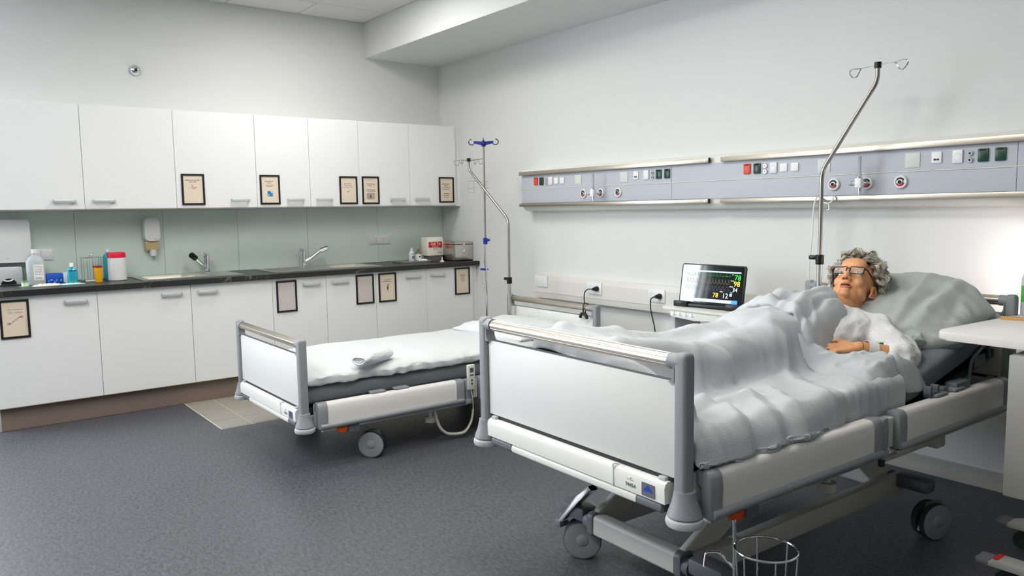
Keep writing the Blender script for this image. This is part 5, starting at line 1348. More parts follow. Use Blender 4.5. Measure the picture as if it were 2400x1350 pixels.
h = h + 0.008 * (0.3 + 0.7 * np.clip((D2[..., 0] - 0.15) / 0.2, 0, 1)) * (1 - np.abs(np.array([[noise.noise(Vector((a * 7 + 1.2 * w_, c * 4.5 - a * 3, 8.0))) for (a, c), w_ in zip(row, wr)] for row, wr in zip(q, wq)]))) ** 7
h = h + 0.0035 * (1 - np.abs(np.array([[noise.noise(Vector((a * 15 - c * 8 + w_, c * 9 + a * 4, 3.0))) for (a, c), w_ in zip(row, wr)] for row, wr in zip(q, wq)]))) ** 6
h = h + 0.006 * (1 - np.abs(np.array([[noise.noise(Vector((a * 9, c * 3.5, 4.0))) for a, c in row] for row in q]))) ** 5
D2 = D2 + normals(D2) * h[..., None]
_f = np.clip((0.92 - D2[..., 1]) / 0.30, 0, 1) * np.clip((D2[..., 0] - 0.40) / 0.05, 0, 1)
D2[..., 0] += 0.042 * np.clip((0.755 - D2[..., 2]) / 0.12, 0, 1) * _f
D2[..., 2] = np.where(D2[..., 0] > 0.487, np.maximum(D2[..., 2], T2 - 0.331), D2[..., 2])
for _ in range(6):
    S_ = D2.copy(); S_[1:-1, :-1] = (D2[:-2, :-1] + D2[2:, :-1] + 2 * D2[1:-1, 1:]) / 4; S_[1:-1, -1] = (D2[:-2, -1] + D2[2:, -1]) / 2
    k_ = (0.7 * np.clip((D2[..., 0] - 0.47) / 0.02, 0, 1))[..., None]; D2 = D2 * (1 - k_) + S_ * k_
duvet2 = grid_obj('duvet', D2, DUVET2, 0.016)
duvet2.location = bed2.location; duvet2.rotation_euler = bed2.rotation_euler
tag(duvet2, 'rumpled pale grey seersucker duvet over the manikin\'s legs and belly', 'duvet', 'duvets')

# the turned-back top end of the duvet, bunched over the chest
gq = 0.0125
XQ = np.arange(-0.60, 0.601, gq); YQ = np.arange(0.0, 1.80, gq); qx, qy = np.meshgrid(XQ, YQ)
HQ = np.where(np.abs(qx) < 0.46, mtop(qy), 0.60)
for a, b_, r0, r1 in TORSO + ARMS[2:] + LEGS:
    for t_ in np.linspace(0, 1, 26):
        c = a + (b_ - a) * t_; r = r0 + (r1 - r0) * t_ + 0.016
        d2 = r * r - (qx - c[0]) ** 2 - (qy - c[1]) ** 2
        HQ = np.where(d2 > 0, np.maximum(HQ, c[2] + np.sqrt(np.maximum(d2, 0))), HQ)
DF = D2.reshape(-1, 3)
np.maximum.at(HQ, (np.clip(np.round(DF[:, 1] / gq).astype(int), 0, len(YQ) - 1), np.clip(np.round((DF[:, 0] + 0.6) / gq).astype(int), 0, len(XQ) - 1)), DF[:, 2])
for _ in range(10):
    HQ = (HQ + np.roll(HQ, 1, 0) + np.roll(HQ, -1, 0) + np.roll(HQ, 1, 1) + np.roll(HQ, -1, 1)) / 5 * 0.97 + HQ * 0.03
def height(x, y):
    fx = np.clip((x + 0.6) / gq, 0, len(XQ) - 1.001); fy = np.clip(y / gq, 0, len(YQ) - 1.001)
    i, j = fx.astype(int), fy.astype(int); a, c = fx - i, fy - j
    return (HQ[j, i] * (1 - a) + HQ[j, i + 1] * a) * (1 - c) + (HQ[j + 1, i] * (1 - a) + HQ[j + 1, i + 1] * a) * c
nx2, ny2 = 80, 56
gu, gv = np.meshgrid(np.linspace(0, 1, nx2), np.linspace(0, 1, ny2))
lo_x = np.interp(gu, (0, 0.5, 0.85, 1), (-0.46, -0.12, 0.10, 0.165)); lo_y = np.interp(gu, (0, 0.3, 0.6, 0.85, 1), (1.16, 1.10, 1.09, 1.11, 1.10))
hi_x = np.interp(gu, (0, 0.5, 0.8, 1), (-0.42, -0.12, 0.075, 0.19)); hi_y = np.interp(gu, (0, 0.3, 0.6, 0.8, 1), (1.56, 1.59, 1.54, 1.475, 1.385))
fx_, fy_ = lo_x * (1 - gv) + hi_x * gv, lo_y * (1 - gv) + hi_y * gv
wob = np.array([[noise.noise(Vector((a * 4, c * 4, 1.5))) for a, c in zip(ra, rc)] for ra, rc in zip(fx_, fy_)])
fx_, fy_ = fx_ + 0.014 * wob, fy_ + 0.022 * np.roll(wob, 7, 1)
fz_ = height(fx_, fy_) + 0.018
edge = np.minimum(np.minimum(gv, 1 - gv) * 9, np.minimum(gu + 0.3, 1 - gu) * 12); edge = np.clip(edge, 0, 1) ** 0.6
fz_ = fz_ - 0.020 * (1 - edge)
for u0, a_, w_, sl in ((0.93, 0.022, 0.030, -0.06), (0.84, -0.020, 0.024, -0.10), (0.75, 0.026, 0.034, -0.16), (0.62, -0.012, 0.04, -0.2), (0.50, 0.016, 0.05, -0.3), (0.32, -0.010, 0.05, -0.3), (0.20, 0.014, 0.05, -0.2)):
    d = gu - u0 - sl * (gv - 0.5); fz_ = fz_ + a_ * np.exp(-(d / w_) ** 2) * (0.35 + 0.65 * np.sin(PI * np.clip(gv * 0.9 + 0.1, 0, 1)))
fz_ = fz_ + 0.014 * (1 - np.abs(np.array([[noise.noise(Vector((a * 10, c * 4, 9.5))) for a, c in zip(ra, rc)] for ra, rc in zip(gu, gv)]))) ** 4 + 0.012 * np.exp(-((gv - 0.10) / 0.07) ** 2)
fold = grid_obj('turned_back_edge', np.stack([fx_, fy_, fz_], -1), DUVET2, 0.026, duvet2)

# bunched roll of duvet along the near forearm
def bunch(path, rad, seed, nseg=28, squash=0.7):
    b = B(); pts = smooth_path(path, 10); n = len(pts); rings = []
    for i, p in enumerate(pts):
        t = i / (n - 1); ring = []
        d = (pts[min(i + 1, n - 1)] - pts[max(i - 1, 0)]).normalized()
        up = Vector((0, 0, 1)); up = (up - d * up.dot(d)).normalized(); sd = d.cross(up)
        r = rad * (0.62 + 0.38 * math.sin(PI * min(1, max(0, 0.10 + 0.84 * t))) ** 0.5)
        for k in range(nseg):
            a = 2 * PI * k / nseg
            w = 1 + 0.42 * noise.noise(Vector((math.cos(a) * 1.6, math.sin(a) * 1.6, t * 6 + seed))) + 0.22 * (1 - abs(noise.noise(Vector((math.cos(a) * 2.5 + t * 2, math.sin(a) * 2.5, t * 4 + seed))))) ** 4 - 0.12
            ring.append(b.verts.new(p + sd * math.cos(a) * r * w + up * math.sin(a) * r * w * squash))
        rings.append(ring)
    for r0, r1 in zip(rings, rings[1:]):
        for k in range(nseg): b.faces.new((r0[k], r0[(k + 1) % nseg], r1[(k + 1) % nseg], r1[k]))
    b.faces.new(rings[0]); b.faces.new(list(reversed(rings[-1])))
    return b
nb, mb = 90, 76
gu, gv = np.meshgrid(np.linspace(0, 1, nb), np.linspace(0, 1, mb))
cc = [np.array(q) for q in ((0.120, 1.085), (0.455, 1.03), (0.215, 1.275), (0.465, 1.44))]
xy = (1 - gu)[..., None] * ((1 - gv)[..., None] * cc[0] + gv[..., None] * cc[2]) + gu[..., None] * ((1 - gv)[..., None] * cc[1] + gv[..., None] * cc[3])
wv = np.array([[noise.noise(Vector((q[0] * 9, q[1] * 9, 2.2))) for q in row] for row in xy]); wv2 = np.array([[noise.noise(Vector((q[0] * 9, q[1] * 9, 7.2))) for q in row] for row in xy])
xy = xy + np.stack([0.020 * wv, 0.020 * wv2], -1)
P = np.concatenate([xy, (height(xy[..., 0], xy[..., 1]) + 0.010)[..., None]], -1)
eg = np.clip(np.minimum(np.minimum(gu, 1 - gu), np.minimum(gv, 1 - gv)) * 7, 0, 1) ** 0.7
hb = ridge(P, [(0.14, 1.125), (0.25, 1.150), (0.35, 1.185), (0.43, 1.225)], 0.048, 0.040) + ridge(P, [(0.27, 1.235), (0.35, 1.265), (0.41, 1.33), (0.455, 1.40)], 0.050, 0.042)
hb = hb + ridge(P, [(0.25, 1.20), (0.36, 1.225), (0.44, 1.30)], -0.022, 0.016) + ridge(P, [(0.34, 1.13), (0.45, 1.16)], 0.020, 0.025) + ridge(P, [(0.38, 1.27), (0.46, 1.30)], 0.020, 0.020) + ridge(P, [(0.36, 1.21), (0.43, 1.25)], 0.022, 0.012)
rn = np.array([[(1 - abs(noise.noise(Vector((q[0] * 8 + q[1] * 5, q[1] * 13 - q[0] * 6, 3.3))))) ** 5 for q in row] for row in xy])
P[..., 2] += (hb + 0.014 * rn + 0.006 * wv) * eg - 0.012 * (1 - eg)
o = grid_obj('duvet_bunch', P, DUVET2, 0.014, duvet2)

# ------------------------------------------------------------------ flat duvet on the empty bed
def quilt():
    b = B(); ny_, K = 120, 96; rings = []
    for j in range(ny_):
        v = j / (ny_ - 1); y = 0.022 + v * 1.62
        e = min(v, 1 - v) * ny_ / 3.0; e = min(1, e) ** 0.5
        ring = []
        for k in range(K):
            a = 2 * PI * k / K; c, s = math.cos(a), math.sin(a)
            px = math.copysign(abs(c) ** 0.16, c); pz = math.copysign(abs(s) ** 0.5, s)
            edge = max(0, abs(px) - 0.80) / 0.2
            x = px * (0.475 + 0.018 * noise.noise(Vector((px * 2, y * 6, 1))) * edge) * (0.985 + 0.015 * e)
            zc, h = 0.482, 0.033 * (0.35 + 0.65 * e)
            z = zc + pz * h
            z += (0.010 * noise.noise(Vector((x * 3.5, y * 3, 2))) + 0.004 * noise.noise(Vector((x * 9, y * 9, 4)))) * (1 if s > 0 else 0.3)
            z += edge * (0.010 * noise.noise(Vector((px * 3, y * 22, 6))) + 0.008 * noise.noise(Vector((px * 2, y * 9, 8))))
            x += math.copysign(edge, px) * 0.008 * noise.noise(Vector((s * 2, y * 26, 9)))
            z -= edge * 0.014
            if abs(x) < 0.44 and z < T1 - 0.248: z = T1 - 0.248
            ring.append(b.verts.new((x, y, z)))
        rings.append(ring)
    for r0, r1 in zip(rings, rings[1:]):
        for k in range(K): b.faces.new((r0[k], r0[(k + 1) % K], r1[(k + 1) % K], r1[k]))
    b.faces.new(rings[0]); b.faces.new(list(reversed(rings[-1])))
    return b
o = obj('duvet', quilt(), DUVET1, None, 0); o.location = bed1.location; o.rotation_euler = bed1.rotation_euler
for p in o.data.polygons: p.use_smooth = True
sub(o); tag(o, 'smooth white duvet laid flat on the empty bed', 'duvet', 'duvets')

# ------------------------------------------------------------------ pillows
def pillow(name, w, h, t, seed, wr=1.0, n=44):
    b = B(); V = {}
    for s in (1, -1):
        for j in range(n):
            for i in range(n):
                u, v = i / (n - 1) * 2 - 1, j / (n - 1) * 2 - 1
                e = (i in (0, n - 1)) or (j in (0, n - 1))
                if e and s < 0: V[(s, i, j)] = V[(1, i, j)]; continue
                th = ((1 - abs(u) ** 2.6) * (1 - abs(v) ** 2.6)) ** 0.42
                k = 1 - 0.07 * (1 - abs(v) ** 2) * abs(u) ** 4 - 0.0
                k2 = 1 - 0.07 * (1 - abs(u) ** 2) * abs(v) ** 4
                p = Vector((u * w / 2 * k, v * h / 2 * k2, s * t / 2 * th))
                edge = max(abs(u), abs(v)) ** 3
                d = wr * (0.012 * noise.noise(Vector((u * 2.2, v * 2.2, seed + s))) + 0.012 * edge * noise.noise(Vector((u * 6, v * 6, seed + 3 + s))) + 0.006 * (1 - abs(noise.noise(Vector((u * 4 + v * 2, v * 3 - u, seed + 7))))) ** 6)
                p.z += d * (1 if not e else 0.6)
                V[(s, i, j)] = b.verts.new(p)
    for s in (1, -1):
        for j in range(n - 1):
            for i in range(n - 1):
                q = [V[(s, i, j)], V[(s, i + 1, j)], V[(s, i + 1, j + 1)], V[(s, i, j + 1)]]
                b.faces.new(q if s > 0 else list(reversed(q)))
    return b
o = obj('pillow', pillow('pillow', 0.78, 0.56, 0.115, 2.0), PILLOWW, None, 0); sub(o)
for p in o.data.polygons: p.use_smooth = True
o.matrix_world = Matrix.Translation(bed1.location) @ Matrix.Rotation(-0.006, 4, 'Z') @ Matrix.Translation((0.03, 1.755, 0.535)) @ Matrix.Rotation(0.05, 4, 'Z') @ Matrix.Rotation(0.05, 4, 'X')
tag(o, 'flat white pillow at the head of the empty bed', 'pillow', 'pillows')

pw = pillow('pillow', 0.76, 0.56, 0.18, 5.0, 1.6, 52)
for v in pw.verts:   # creases running down the near third
    if v.co.z > 0:
        for cx_, sl, a_, w_ in ((0.06, 0.10, 0.010, 0.016), (0.125, -0.05, 0.016, 0.018), (0.175, 0.10, -0.014, 0.014), (0.225, 0.05, 0.018, 0.020), (0.285, -0.1, -0.012, 0.016)):
            d_ = v.co.x - cx_ - sl * v.co.y
            v.co.z += a_ * math.exp(-(d_ / w_) ** 2) * max(0, 1 - (v.co.y / 0.27) ** 2)
for v in pw.verts:   # the near end sags over the mattress edge
    if v.co.x > 0.12:
        k = (v.co.x - 0.12) / 0.3; v.co.z -= (0.11 if v.co.y > 0 else 0.11 + 0.25 * v.co.y) * k ** 2.0; v.co.y -= (0.06 + 0.34 * max(0, v.co.y)) * k * k if v.co.y > 0 else 0.75 * v.co.y * k * k
M2 = Matrix.Translation(bed2.location) @ Matrix.Rotation(-0.022, 4, 'Z')
o = obj('pillow', pw, PILLOWM, None, 0); sub(o)
for p in o.data.polygons: p.use_smooth = True
o.matrix_world = M2 @ Matrix.Translation((0.105, 1.81, 0.890)) @ Matrix.Rotation(0.48, 4, 'X')
tag(o, 'sage-grey pillow under the manikin\'s head, sagging towards the bedside table', 'pillow', 'pillows')
pil2 = o
fl = bunch([(0.215, 1.665, 0.835), (0.265, 1.635, 0.822), (0.310, 1.605, 0.805), (0.345, 1.580, 0.785)], 0.047, 12.0, squash=0.95)
fl.transform(pil2.matrix_world.inverted() @ M2)
o = obj('pillowcase_flap', fl, PILLOWM, pil2, 0); sub(o)
for p in o.data.polygons: p.use_smooth = True

# rolled-up dotted garment on the empty bed
def roll():
    b = B(); K, n = 40, 40; rings = []
    for j in range(n):
        v = j / (n - 1); x = (v - 0.5) * 0.30; ring = []
        e = (1 - abs(2 * v - 1) ** 4) ** 0.5
        for k in range(K):
            a = 2 * PI * k / K
            r = 1 + 0.10 * noise.noise(Vector((math.cos(a), math.sin(a), v * 3))) + 0.05 * math.sin(3 * a + v * 3)
            yy, zz = 0.062 * math.cos(a) * r * (0.72 + 0.28 * e), 0.040 * math.sin(a) * r * (0.55 + 0.45 * e)
            ring.append(b.verts.new((x, yy, max(0.0, zz + 0.034))))
        rings.append(ring)
    # rolled spiral ends
    for end, rg in ((-1, rings[0]), (1, rings[-1])):
        prev = rg
        for f, dx in ((0.85, 0.004), (0.75, -0.010), (0.55, -0.012), (0.45, 0.0), (0.3, -0.014)):
            c = sum((v.co for v in rg), Vector()) / K
            nw = [b.verts.new(c + (v.co - c) * f + Vector((end * dx, 0, 0))) for v in rg]
            for k in range(K):
                q = (prev[k], prev[(k + 1) % K], nw[(k + 1) % K], nw[k]); b.faces.new(q)
            prev = nw
        b.faces.new(prev)
    for r0, r1 in zip(rings, rings[1:]):
        for k in range(K): b.faces.new((r0[k], r0[(k + 1) % K], r1[(k + 1) % K], r1[k]))
    return b
o = obj('folded_gown', roll(), GOWNROLL, None, 60); sub(o); o.location = (2.455, -2.035, 0.521); o.rotation_euler = (0, 0, math.radians(122))
tag(o, 'rolled white gown with black dots lying on the empty bed', 'gown')
# ------------------------------------------------------------------ the patient manikin
HC = Vector((0.001, 1.695, 1.002)); HE, HA, HR, HS = 0.747, 0.177, 0.031, 1.10
_fa = Vector((math.sin(HA), -math.cos(HA), 0)); HF = _fa * math.cos(HE) + Vector((0, 0, math.sin(HE)))
_u = -_fa * math.sin(HE) + Vector((0, 0, math.cos(HE))); _s = _u.cross(HF)
HSx = _s * math.cos(HR) + _u * math.sin(HR); HU = -_s * math.sin(HR) + _u * math.cos(HR)
MH = Matrix(((HSx.x * HS, HF.x * HS, HU.x * HS, HC.x), (HSx.y * HS, HF.y * HS, HU.y * HS, HC.y), (HSx.z * HS, HF.z * HS, HU.z * HS, HC.z), (0, 0, 0, 1)))

def ell(b, c, r, M=None, seg=24):
    bmesh.ops.create_uvsphere(b, u_segments=seg, v_segments=seg // 2 + 2, radius=1.0, matrix=(M or Matrix.Identity(4)) @ Matrix.Translation(c) @ Matrix.Diagonal((r[0], r[1], r[2], 1)))

def limb(b, pts, rad, seg=16):
    tube(b, smooth_path(pts, 6), [rad[0] + (rad[-1] - rad[0]) * 0] * 0 or _interp(rad, len(smooth_path(pts, 6))), seg)
    for p, r in zip((pts[0], pts[-1]), (rad[0], rad[-1])): ball(b, p, r, 14)
def _interp(rad, n):
    return [float(np.interp(i / (n - 1) * (len(rad) - 1), range(len(rad)), rad)) for i in range(n)]

b = B()
# head
for c, r in (((0, -0.012, 0.030), (0.074, 0.093, 0.088)), ((0, 0.022, -0.022), (0.063, 0.066, 0.092)), ((0, 0.030, -0.075), (0.047, 0.050, 0.042)),
             ((0, 0.070, -0.100), (0.022, 0.018, 0.016)), ((0, 0.074, 0.026), (0.050, 0.016, 0.013)), ((0, 0.060, 0.060), (0.052, 0.028, 0.035)),
             ((0, -0.03, -0.055), (0.052, 0.055, 0.06))):
    ell(b, c, r, MH, 28)
for s in (-1, 1):
    for c, r in (((s * 0.036, 0.058, -0.030), (0.024, 0.024, 0.026)), ((s * 0.033, 0.070, 0.0145), (0.019, 0.014, 0.0065)), ((s * 0.033, 0.069, -0.009), (0.018, 0.012, 0.006)),
                 ((s * 0.0125, 0.098, -0.036), (0.0085, 0.010, 0.0075)), ((s * 0.048, 0.022, -0.062), (0.016, 0.034, 0.024)),
                 ((s * 0.074, -0.012, -0.026), (0.006, 0.017, 0.027)), ((s * 0.072, -0.004, -0.049), (0.006, 0.009, 0.010))):
        ell(b, c, r, MH, 18)
    # ear rim
    tube(b, [MH @ Vector((s * (0.080 + 0.004 * math.cos(a)), -0.014 - 0.017 * math.cos(a), -0.024 + 0.026 * math.sin(a))) for a in [k * 0.42 for k in range(-3, 10)]], 0.0045 * HS, 8)
tube(b, [MH @ Vector(p) for p in ((0, 0.080, 0.020), (0, 0.092, 0.0), (0, 0.104, -0.020), (0, 0.108, -0.032))], [0.009 * HS, 0.009 * HS, 0.0115 * HS, 0.0125 * HS], 12)
ell(b, (0, 0.107, -0.033), (0.0125, 0.0125, 0.0105), MH, 16)
ell(b, (0, 0.080, -0.046), (0.020, 0.014, 0.010), MH, 16); ell(b, (0, 0.080, -0.082), (0.022, 0.012, 0.010), MH, 16)
# neck, trunk, limbs
limb(b, [MH @ Vector((0, -0.022, -0.05)), MH @ Vector((0.0, -0.028, -0.11)), Vector(SK['neck']) + Vector((0, -0.01, -0.01)), (0.0, 1.50, 0.86)], [0.050, 0.050, 0.054, 0.07])
for s in (-0.06, 0.06):
    limb(b, [Vector(SK['pelvis']) + Vector((s, 0, 0)), Vector(SK['waist']) + Vector((s * 0.9, 0, 0)), Vector(SK['chest']) + Vector((s * 1.15, 0, 0)), (s * 1.4, 1.50, 0.855)], [0.095, 0.088, 0.100, 0.065])
limb(b, [SK['pelvis'], SK['waist'], SK['chest'], (0, 1.50, 0.855)], [0.105, 0.10, 0.11, 0.08])
limb(b, [SK['shr'], (0, 1.53, 0.865), SK['shl']], [0.060, 0.062, 0.060])
limb(b, [SK['shl'], Vector(SK['shl']).lerp(Vector(SK['ell']), 0.5), SK['ell']], [0.055, 0.046, 0.038]); limb(b, [SK['ell'], Vector(SK['ell']).lerp(Vector(SK['wrl']), 0.4), SK['wrl']], [0.040, 0.038, 0.026])
limb(b, [SK['shr'], SK['elr']], [0.055, 0.038]); limb(b, [SK['elr'], SK['wrr']], [0.040, 0.026])
for a in 'lr':
    limb(b, [SK['hip' + a], Vector(SK['hip' + a]).lerp(Vector(SK['kn' + a]), 0.5), SK['kn' + a]], [0.082, 0.070, 0.052]); limb(b, [SK['kn' + a], Vector(SK['kn' + a]).lerp(Vector(SK['an' + a]), 0.35), SK['an' + a]], [0.052, 0.048, 0.034])
    limb(b, [SK['an' + a], SK['to' + a]], [0.036, 0.024])
# near (left) hand: palm down, fingers towards the foot end, thumb on the far side
def hand(b, W_, D, Tm, N, k=1.0):
    D, Tm, N = D.normalized(), Tm.normalized(), N.normalized()
    P_ = lambda d, t, n: W_ + (D * d + Tm * t + N * n) * k
    for t_ in (-0.026, -0.009, 0.009, 0.026):
        limb(b, [P_(0.0, t_ * 0.6, 0), P_(0.045, t_ * 0.95, 0.004), P_(0.088, t_ * 1.05, 0.0)], [0.0165 * k, 0.0150 * k, 0.0105 * k], 12)
    for t_, l, sp, cu in ((0.029, 0.070, 0.10, -0.010), (0.0105, 0.078, 0.03, -0.014), (-0.0095, 0.072, -0.03, -0.016), (-0.0275, 0.057, -0.10, -0.016)):
        a0 = 0.086
        limb(b, [P_(a0, t_, 0.002), P_(a0 + l * 0.42, t_ + sp * l * 0.4, 0.003 + cu * 0.1), P_(a0 + l * 0.74, t_ + sp * l * 0.7, cu * 0.7), P_(a0 + l, t_ + sp * l, cu * 1.7)], [0.0093 * k, 0.0085 * k, 0.0078 * k, 0.0062 * k], 10)
    limb(b, [P_(0.018, 0.020, -0.004), P_(0.045, 0.044, 0.004), P_(0.075, 0.054, 0.010), P_(0.100, 0.056, 0.008)], [0.0150 * k, 0.0125 * k, 0.0095 * k, 0.0068 * k], 12)
WR = Vector(SK['wrl']); FT = Vector((0.168, 1.17, 0.798))
hd = (FT - WR).normalized(); ht = Vector((-0.80, 0.43, 0.30)); ht = (ht - hd * ht.dot(hd)).normalized(); hn = ht.cross(hd)
if hn.z < 0: hn = -hn
hand(b, WR, hd, ht, hn, 0.87)
# far hand under the duvet
hand(b, Vector(SK['wrr']), Vector((0.35, -0.9, -0.1)), Vector((0.9, 0.35, 0)), Vector((0, 0, 1)), 0.95)
body = obj('patient_manikin', b, SKIN, None, 0)
md = body.modifiers.new('merge', 'REMESH'); md.mode = 'VOXEL'; md.voxel_size = 0.0038; md.use_smooth_shade = True
md = body.modifiers.new('soft', 'SMOOTH'); md.factor = 0.5; md.iterations = 5
body.matrix_world = M2
tag(body, 'elderly patient manikin with grey curls and black glasses lying in the foreground bed', 'manikin')

# face details
for s in (-1, 1):
    b = B(); ell(b, (s * 0.033, 0.0715, 0.003), (0.0125, 0.0125, 0.0125), MH, 20); e = obj('eye', b, mat('eye_white', (226, 216, 206), 0.15), body)
    b = B(); ell(b, (s * 0.033, 0.0790, 0.0045), (0.0062, 0.0056, 0.0062), MH, 16); obj('iris', b, mat('iris_dark', (48, 34, 26), 0.1), e)
    b = B(); tube(b, [MH @ Vector((s * (0.033 + x), 0.0815 - abs(x) * 0.35, 0.011 - 18 * x * x)) for x in np.linspace(-0.015, 0.015, 9)], 0.0014 * HS, 6); obj('eyelash', b, mat('lash_brown', (60, 40, 30), 0.7), body)
    b = B(); tube(b, [MH @ Vector((s * (0.034 + x), 0.0865 - abs(x + 0.004) * 0.5, 0.0285 - 14 * x * x)) for x in np.linspace(-0.020, 0.022, 9)], 0.0022 * HS, 6); obj('eyebrow', b, mat('brow_tan', (150, 104, 70), 0.8), body)
    b = B(); ell(b, (s * 0.0065, 0.1045, -0.0425), (0.0036, 0.004, 0.0024), MH, 12); obj('nostril', b, mat('nostril_dark', (96, 48, 32), 0.8), body)
def lip(y0, z0, w, h, r):
    return [MH @ Vector((w * math.cos(a), y0 - 0.010 * math.cos(a) ** 2, z0 + h * math.sin(a))) for a in [k * 2 * PI / 28 for k in range(28)]]
b = B(); tube(b, lip(0.0905, -0.064, 0.0205, 0.0108, 1), [0.0040 * HS * (0.75 + 0.45 * abs(math.sin(k * 2 * PI / 28))) for k in range(28)], 8, closed=True); obj('lips', b, LIPS, body)
b = B(); ell(b, (0, 0.0855, -0.064), (0.0190, 0.0065, 0.0090), MH, 20); m_ = obj('mouth', b, mat('mouth_dark', (58, 16, 12), 0.5), body)
b = B(); ell(b, (0, 0.0875, -0.0570), (0.013, 0.0055, 0.0032), MH, 16); obj('teeth', b, mat('teeth_ivory', (196, 150, 120), 0.3), m_)
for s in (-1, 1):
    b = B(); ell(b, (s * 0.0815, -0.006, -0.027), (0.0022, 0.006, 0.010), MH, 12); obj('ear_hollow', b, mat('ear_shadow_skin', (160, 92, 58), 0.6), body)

# hair: wig cap plus curled locks, one mesh
HAIR = mat('wig_grey_beige', (176, 170, 154), 0.55, var=0.0)
def _hair():
    nt, bb, N, L = nodes_of(HAIR)
    tc = N('TexCoord'); n = N('TexNoise'); n.inputs['Scale'].default_value = 45; n.inputs['Detail'].default_value = 4
    L(tc.outputs['Object'], n.inputs['Vector'])
    L(mix_col(nt, N, L, ramp(N, L, n.outputs['Fac'], [(0.35, 0), (0.65, 1)]), lin((150, 142, 124)), lin((222, 218, 206))), bb.inputs['Base Color'])
_hair()
b = B(); rnd = random.Random(11)
ell(b, (0, -0.024, 0.034), (0.087, 0.098, 0.100), MH, 32)
MHi = MH.inverted()
kill = [v for v in b.verts if (MHi @ v.co).y > 0.050 - max(0, 0.10 - (MHi @ v.co).z) * 0.25 or ((MHi @ v.co).z < 0.010 and (MHi @ v.co).y > -0.035)]
bmesh.ops.delete(b, geom=kill, context='VERTS')
def scalp(th, ph):
    return Vector((0.082 * math.sin(th) * math.sin(ph), -0.020 - 0.092 * math.sin(th) * math.cos(ph), 0.034 + 0.094 * math.cos(th)))
cnt = 0
while cnt < 190:
    th, ph = math.acos(rnd.uniform(-0.95, 1)), rnd.uniform(-PI, PI)
    p = scalp(th, ph)
    if p.y > 0.034 and p.z < 0.092: continue
    if p.y > -0.030 and p.z < 0.030: continue
    if p.z < -0.05 and p.y > -0.045: continue
    cnt += 1
    nrm = Vector((p.x / 0.082 ** 2, (p.y + 0.020) / 0.092 ** 2, (p.z - 0.034) / 0.094 ** 2)).normalized()
    tg = nrm.cross(Vector((rnd.uniform(-1, 1), rnd.uniform(-1, 1), rnd.uniform(-1, 1)))).normalized()
    flow = Vector((p.x * 5, -0.45, -0.25)) + tg * 0.9
    if p.y > 0.0 and p.z > 0.08: flow = Vector((p.x * 6 + 0.25, 0.25, -0.1)) + tg * 0.5
    flow = (flow - nrm * flow.dot(nrm)).normalized()
    bi = nrm.cross(flow)
    ln = rnd.uniform(0.042, 0.070); R = rnd.uniform(0.006, 0.011); lift = rnd.uniform(0.018, 0.034); fq = rnd.uniform(3.5, 6.0)
    for s_ in range(11):
        ox, on = rnd.gauss(0, 0.0055), rnd.gauss(0, 0.0040); pts = []
        for k in range(9):
            t = k / 8; w = 0.45 + 0.9 * math.sin(PI * min(1, t * 0.95))
            pts.append(MH @ (p + nrm * (0.003 + lift * math.sin(PI * min(1, t * 0.88)) + on * w + R * 0.7 * math.cos(t * fq + cnt)) + flow * (ln * t) + bi * (R * math.sin(t * fq + cnt) + ox * w)))
        r0 = rnd.uniform(0.0013, 0.0023)
        tube(b, pts, [r0 * 0.8, r0, r0, r0, r0, r0, r0 * 0.9, r0 * 0.7, r0 * 0.3], 4, caps=False)
obj('hair', b, HAIR, body, 0)
for p in body.children[-1].data.polygons: p.use_smooth = True

# glasses
g = bpy.data.objects.new('glasses', None); C.objects.link(g); g.parent = body; g['label'] = 'rectangular black-rimmed glasses'
for s in (-1, 1):
    MG = MH @ Matrix.Translation((s * 0.0335, 0.098, 0.004)) @ Matrix.Rotation(s * -0.10, 4, 'Z') @ Matrix.Rotation(PI / 2, 4, 'X')
    b = B(); tube(b, [MG @ Vector((x, y, 0)) for x, y in rrect(0.053, 0.034, 0.007, 4)], 0.0021 * HS, 8, closed=True); obj('rim', b, BLACK, g)
    b = B(); prism(b, rrect(0.052, 0.033, 0.007, 4), -0.0004, 0.0004, MG); obj('lens', b, mat('lens_glass', (250, 250, 250), 0.02, var=0, alpha=0.10), g, 0)
    b = B(); tube(b, [MH @ Vector(p) for p in ((s * 0.0605, 0.0955, 0.014), (s * 0.069, 0.088, 0.014), (s * 0.082, 0.02, 0.008), (s * 0.0855, -0.014, 0.003), (s * 0.083, -0.030, -0.012))], [0.0030 * HS, 0.0032 * HS, 0.0028 * HS, 0.0025 * HS, 0.002 * HS], 8); obj('temple', b, BLACK, g)
b = B(); tube(b, [MH @ Vector((x, 0.1005 + 0.003 * math.cos(x * 200), 0.011)) for x in np.linspace(-0.008, 0.008, 6)], 0.0022 * HS, 8); obj('bridge', b, BLACK, g)

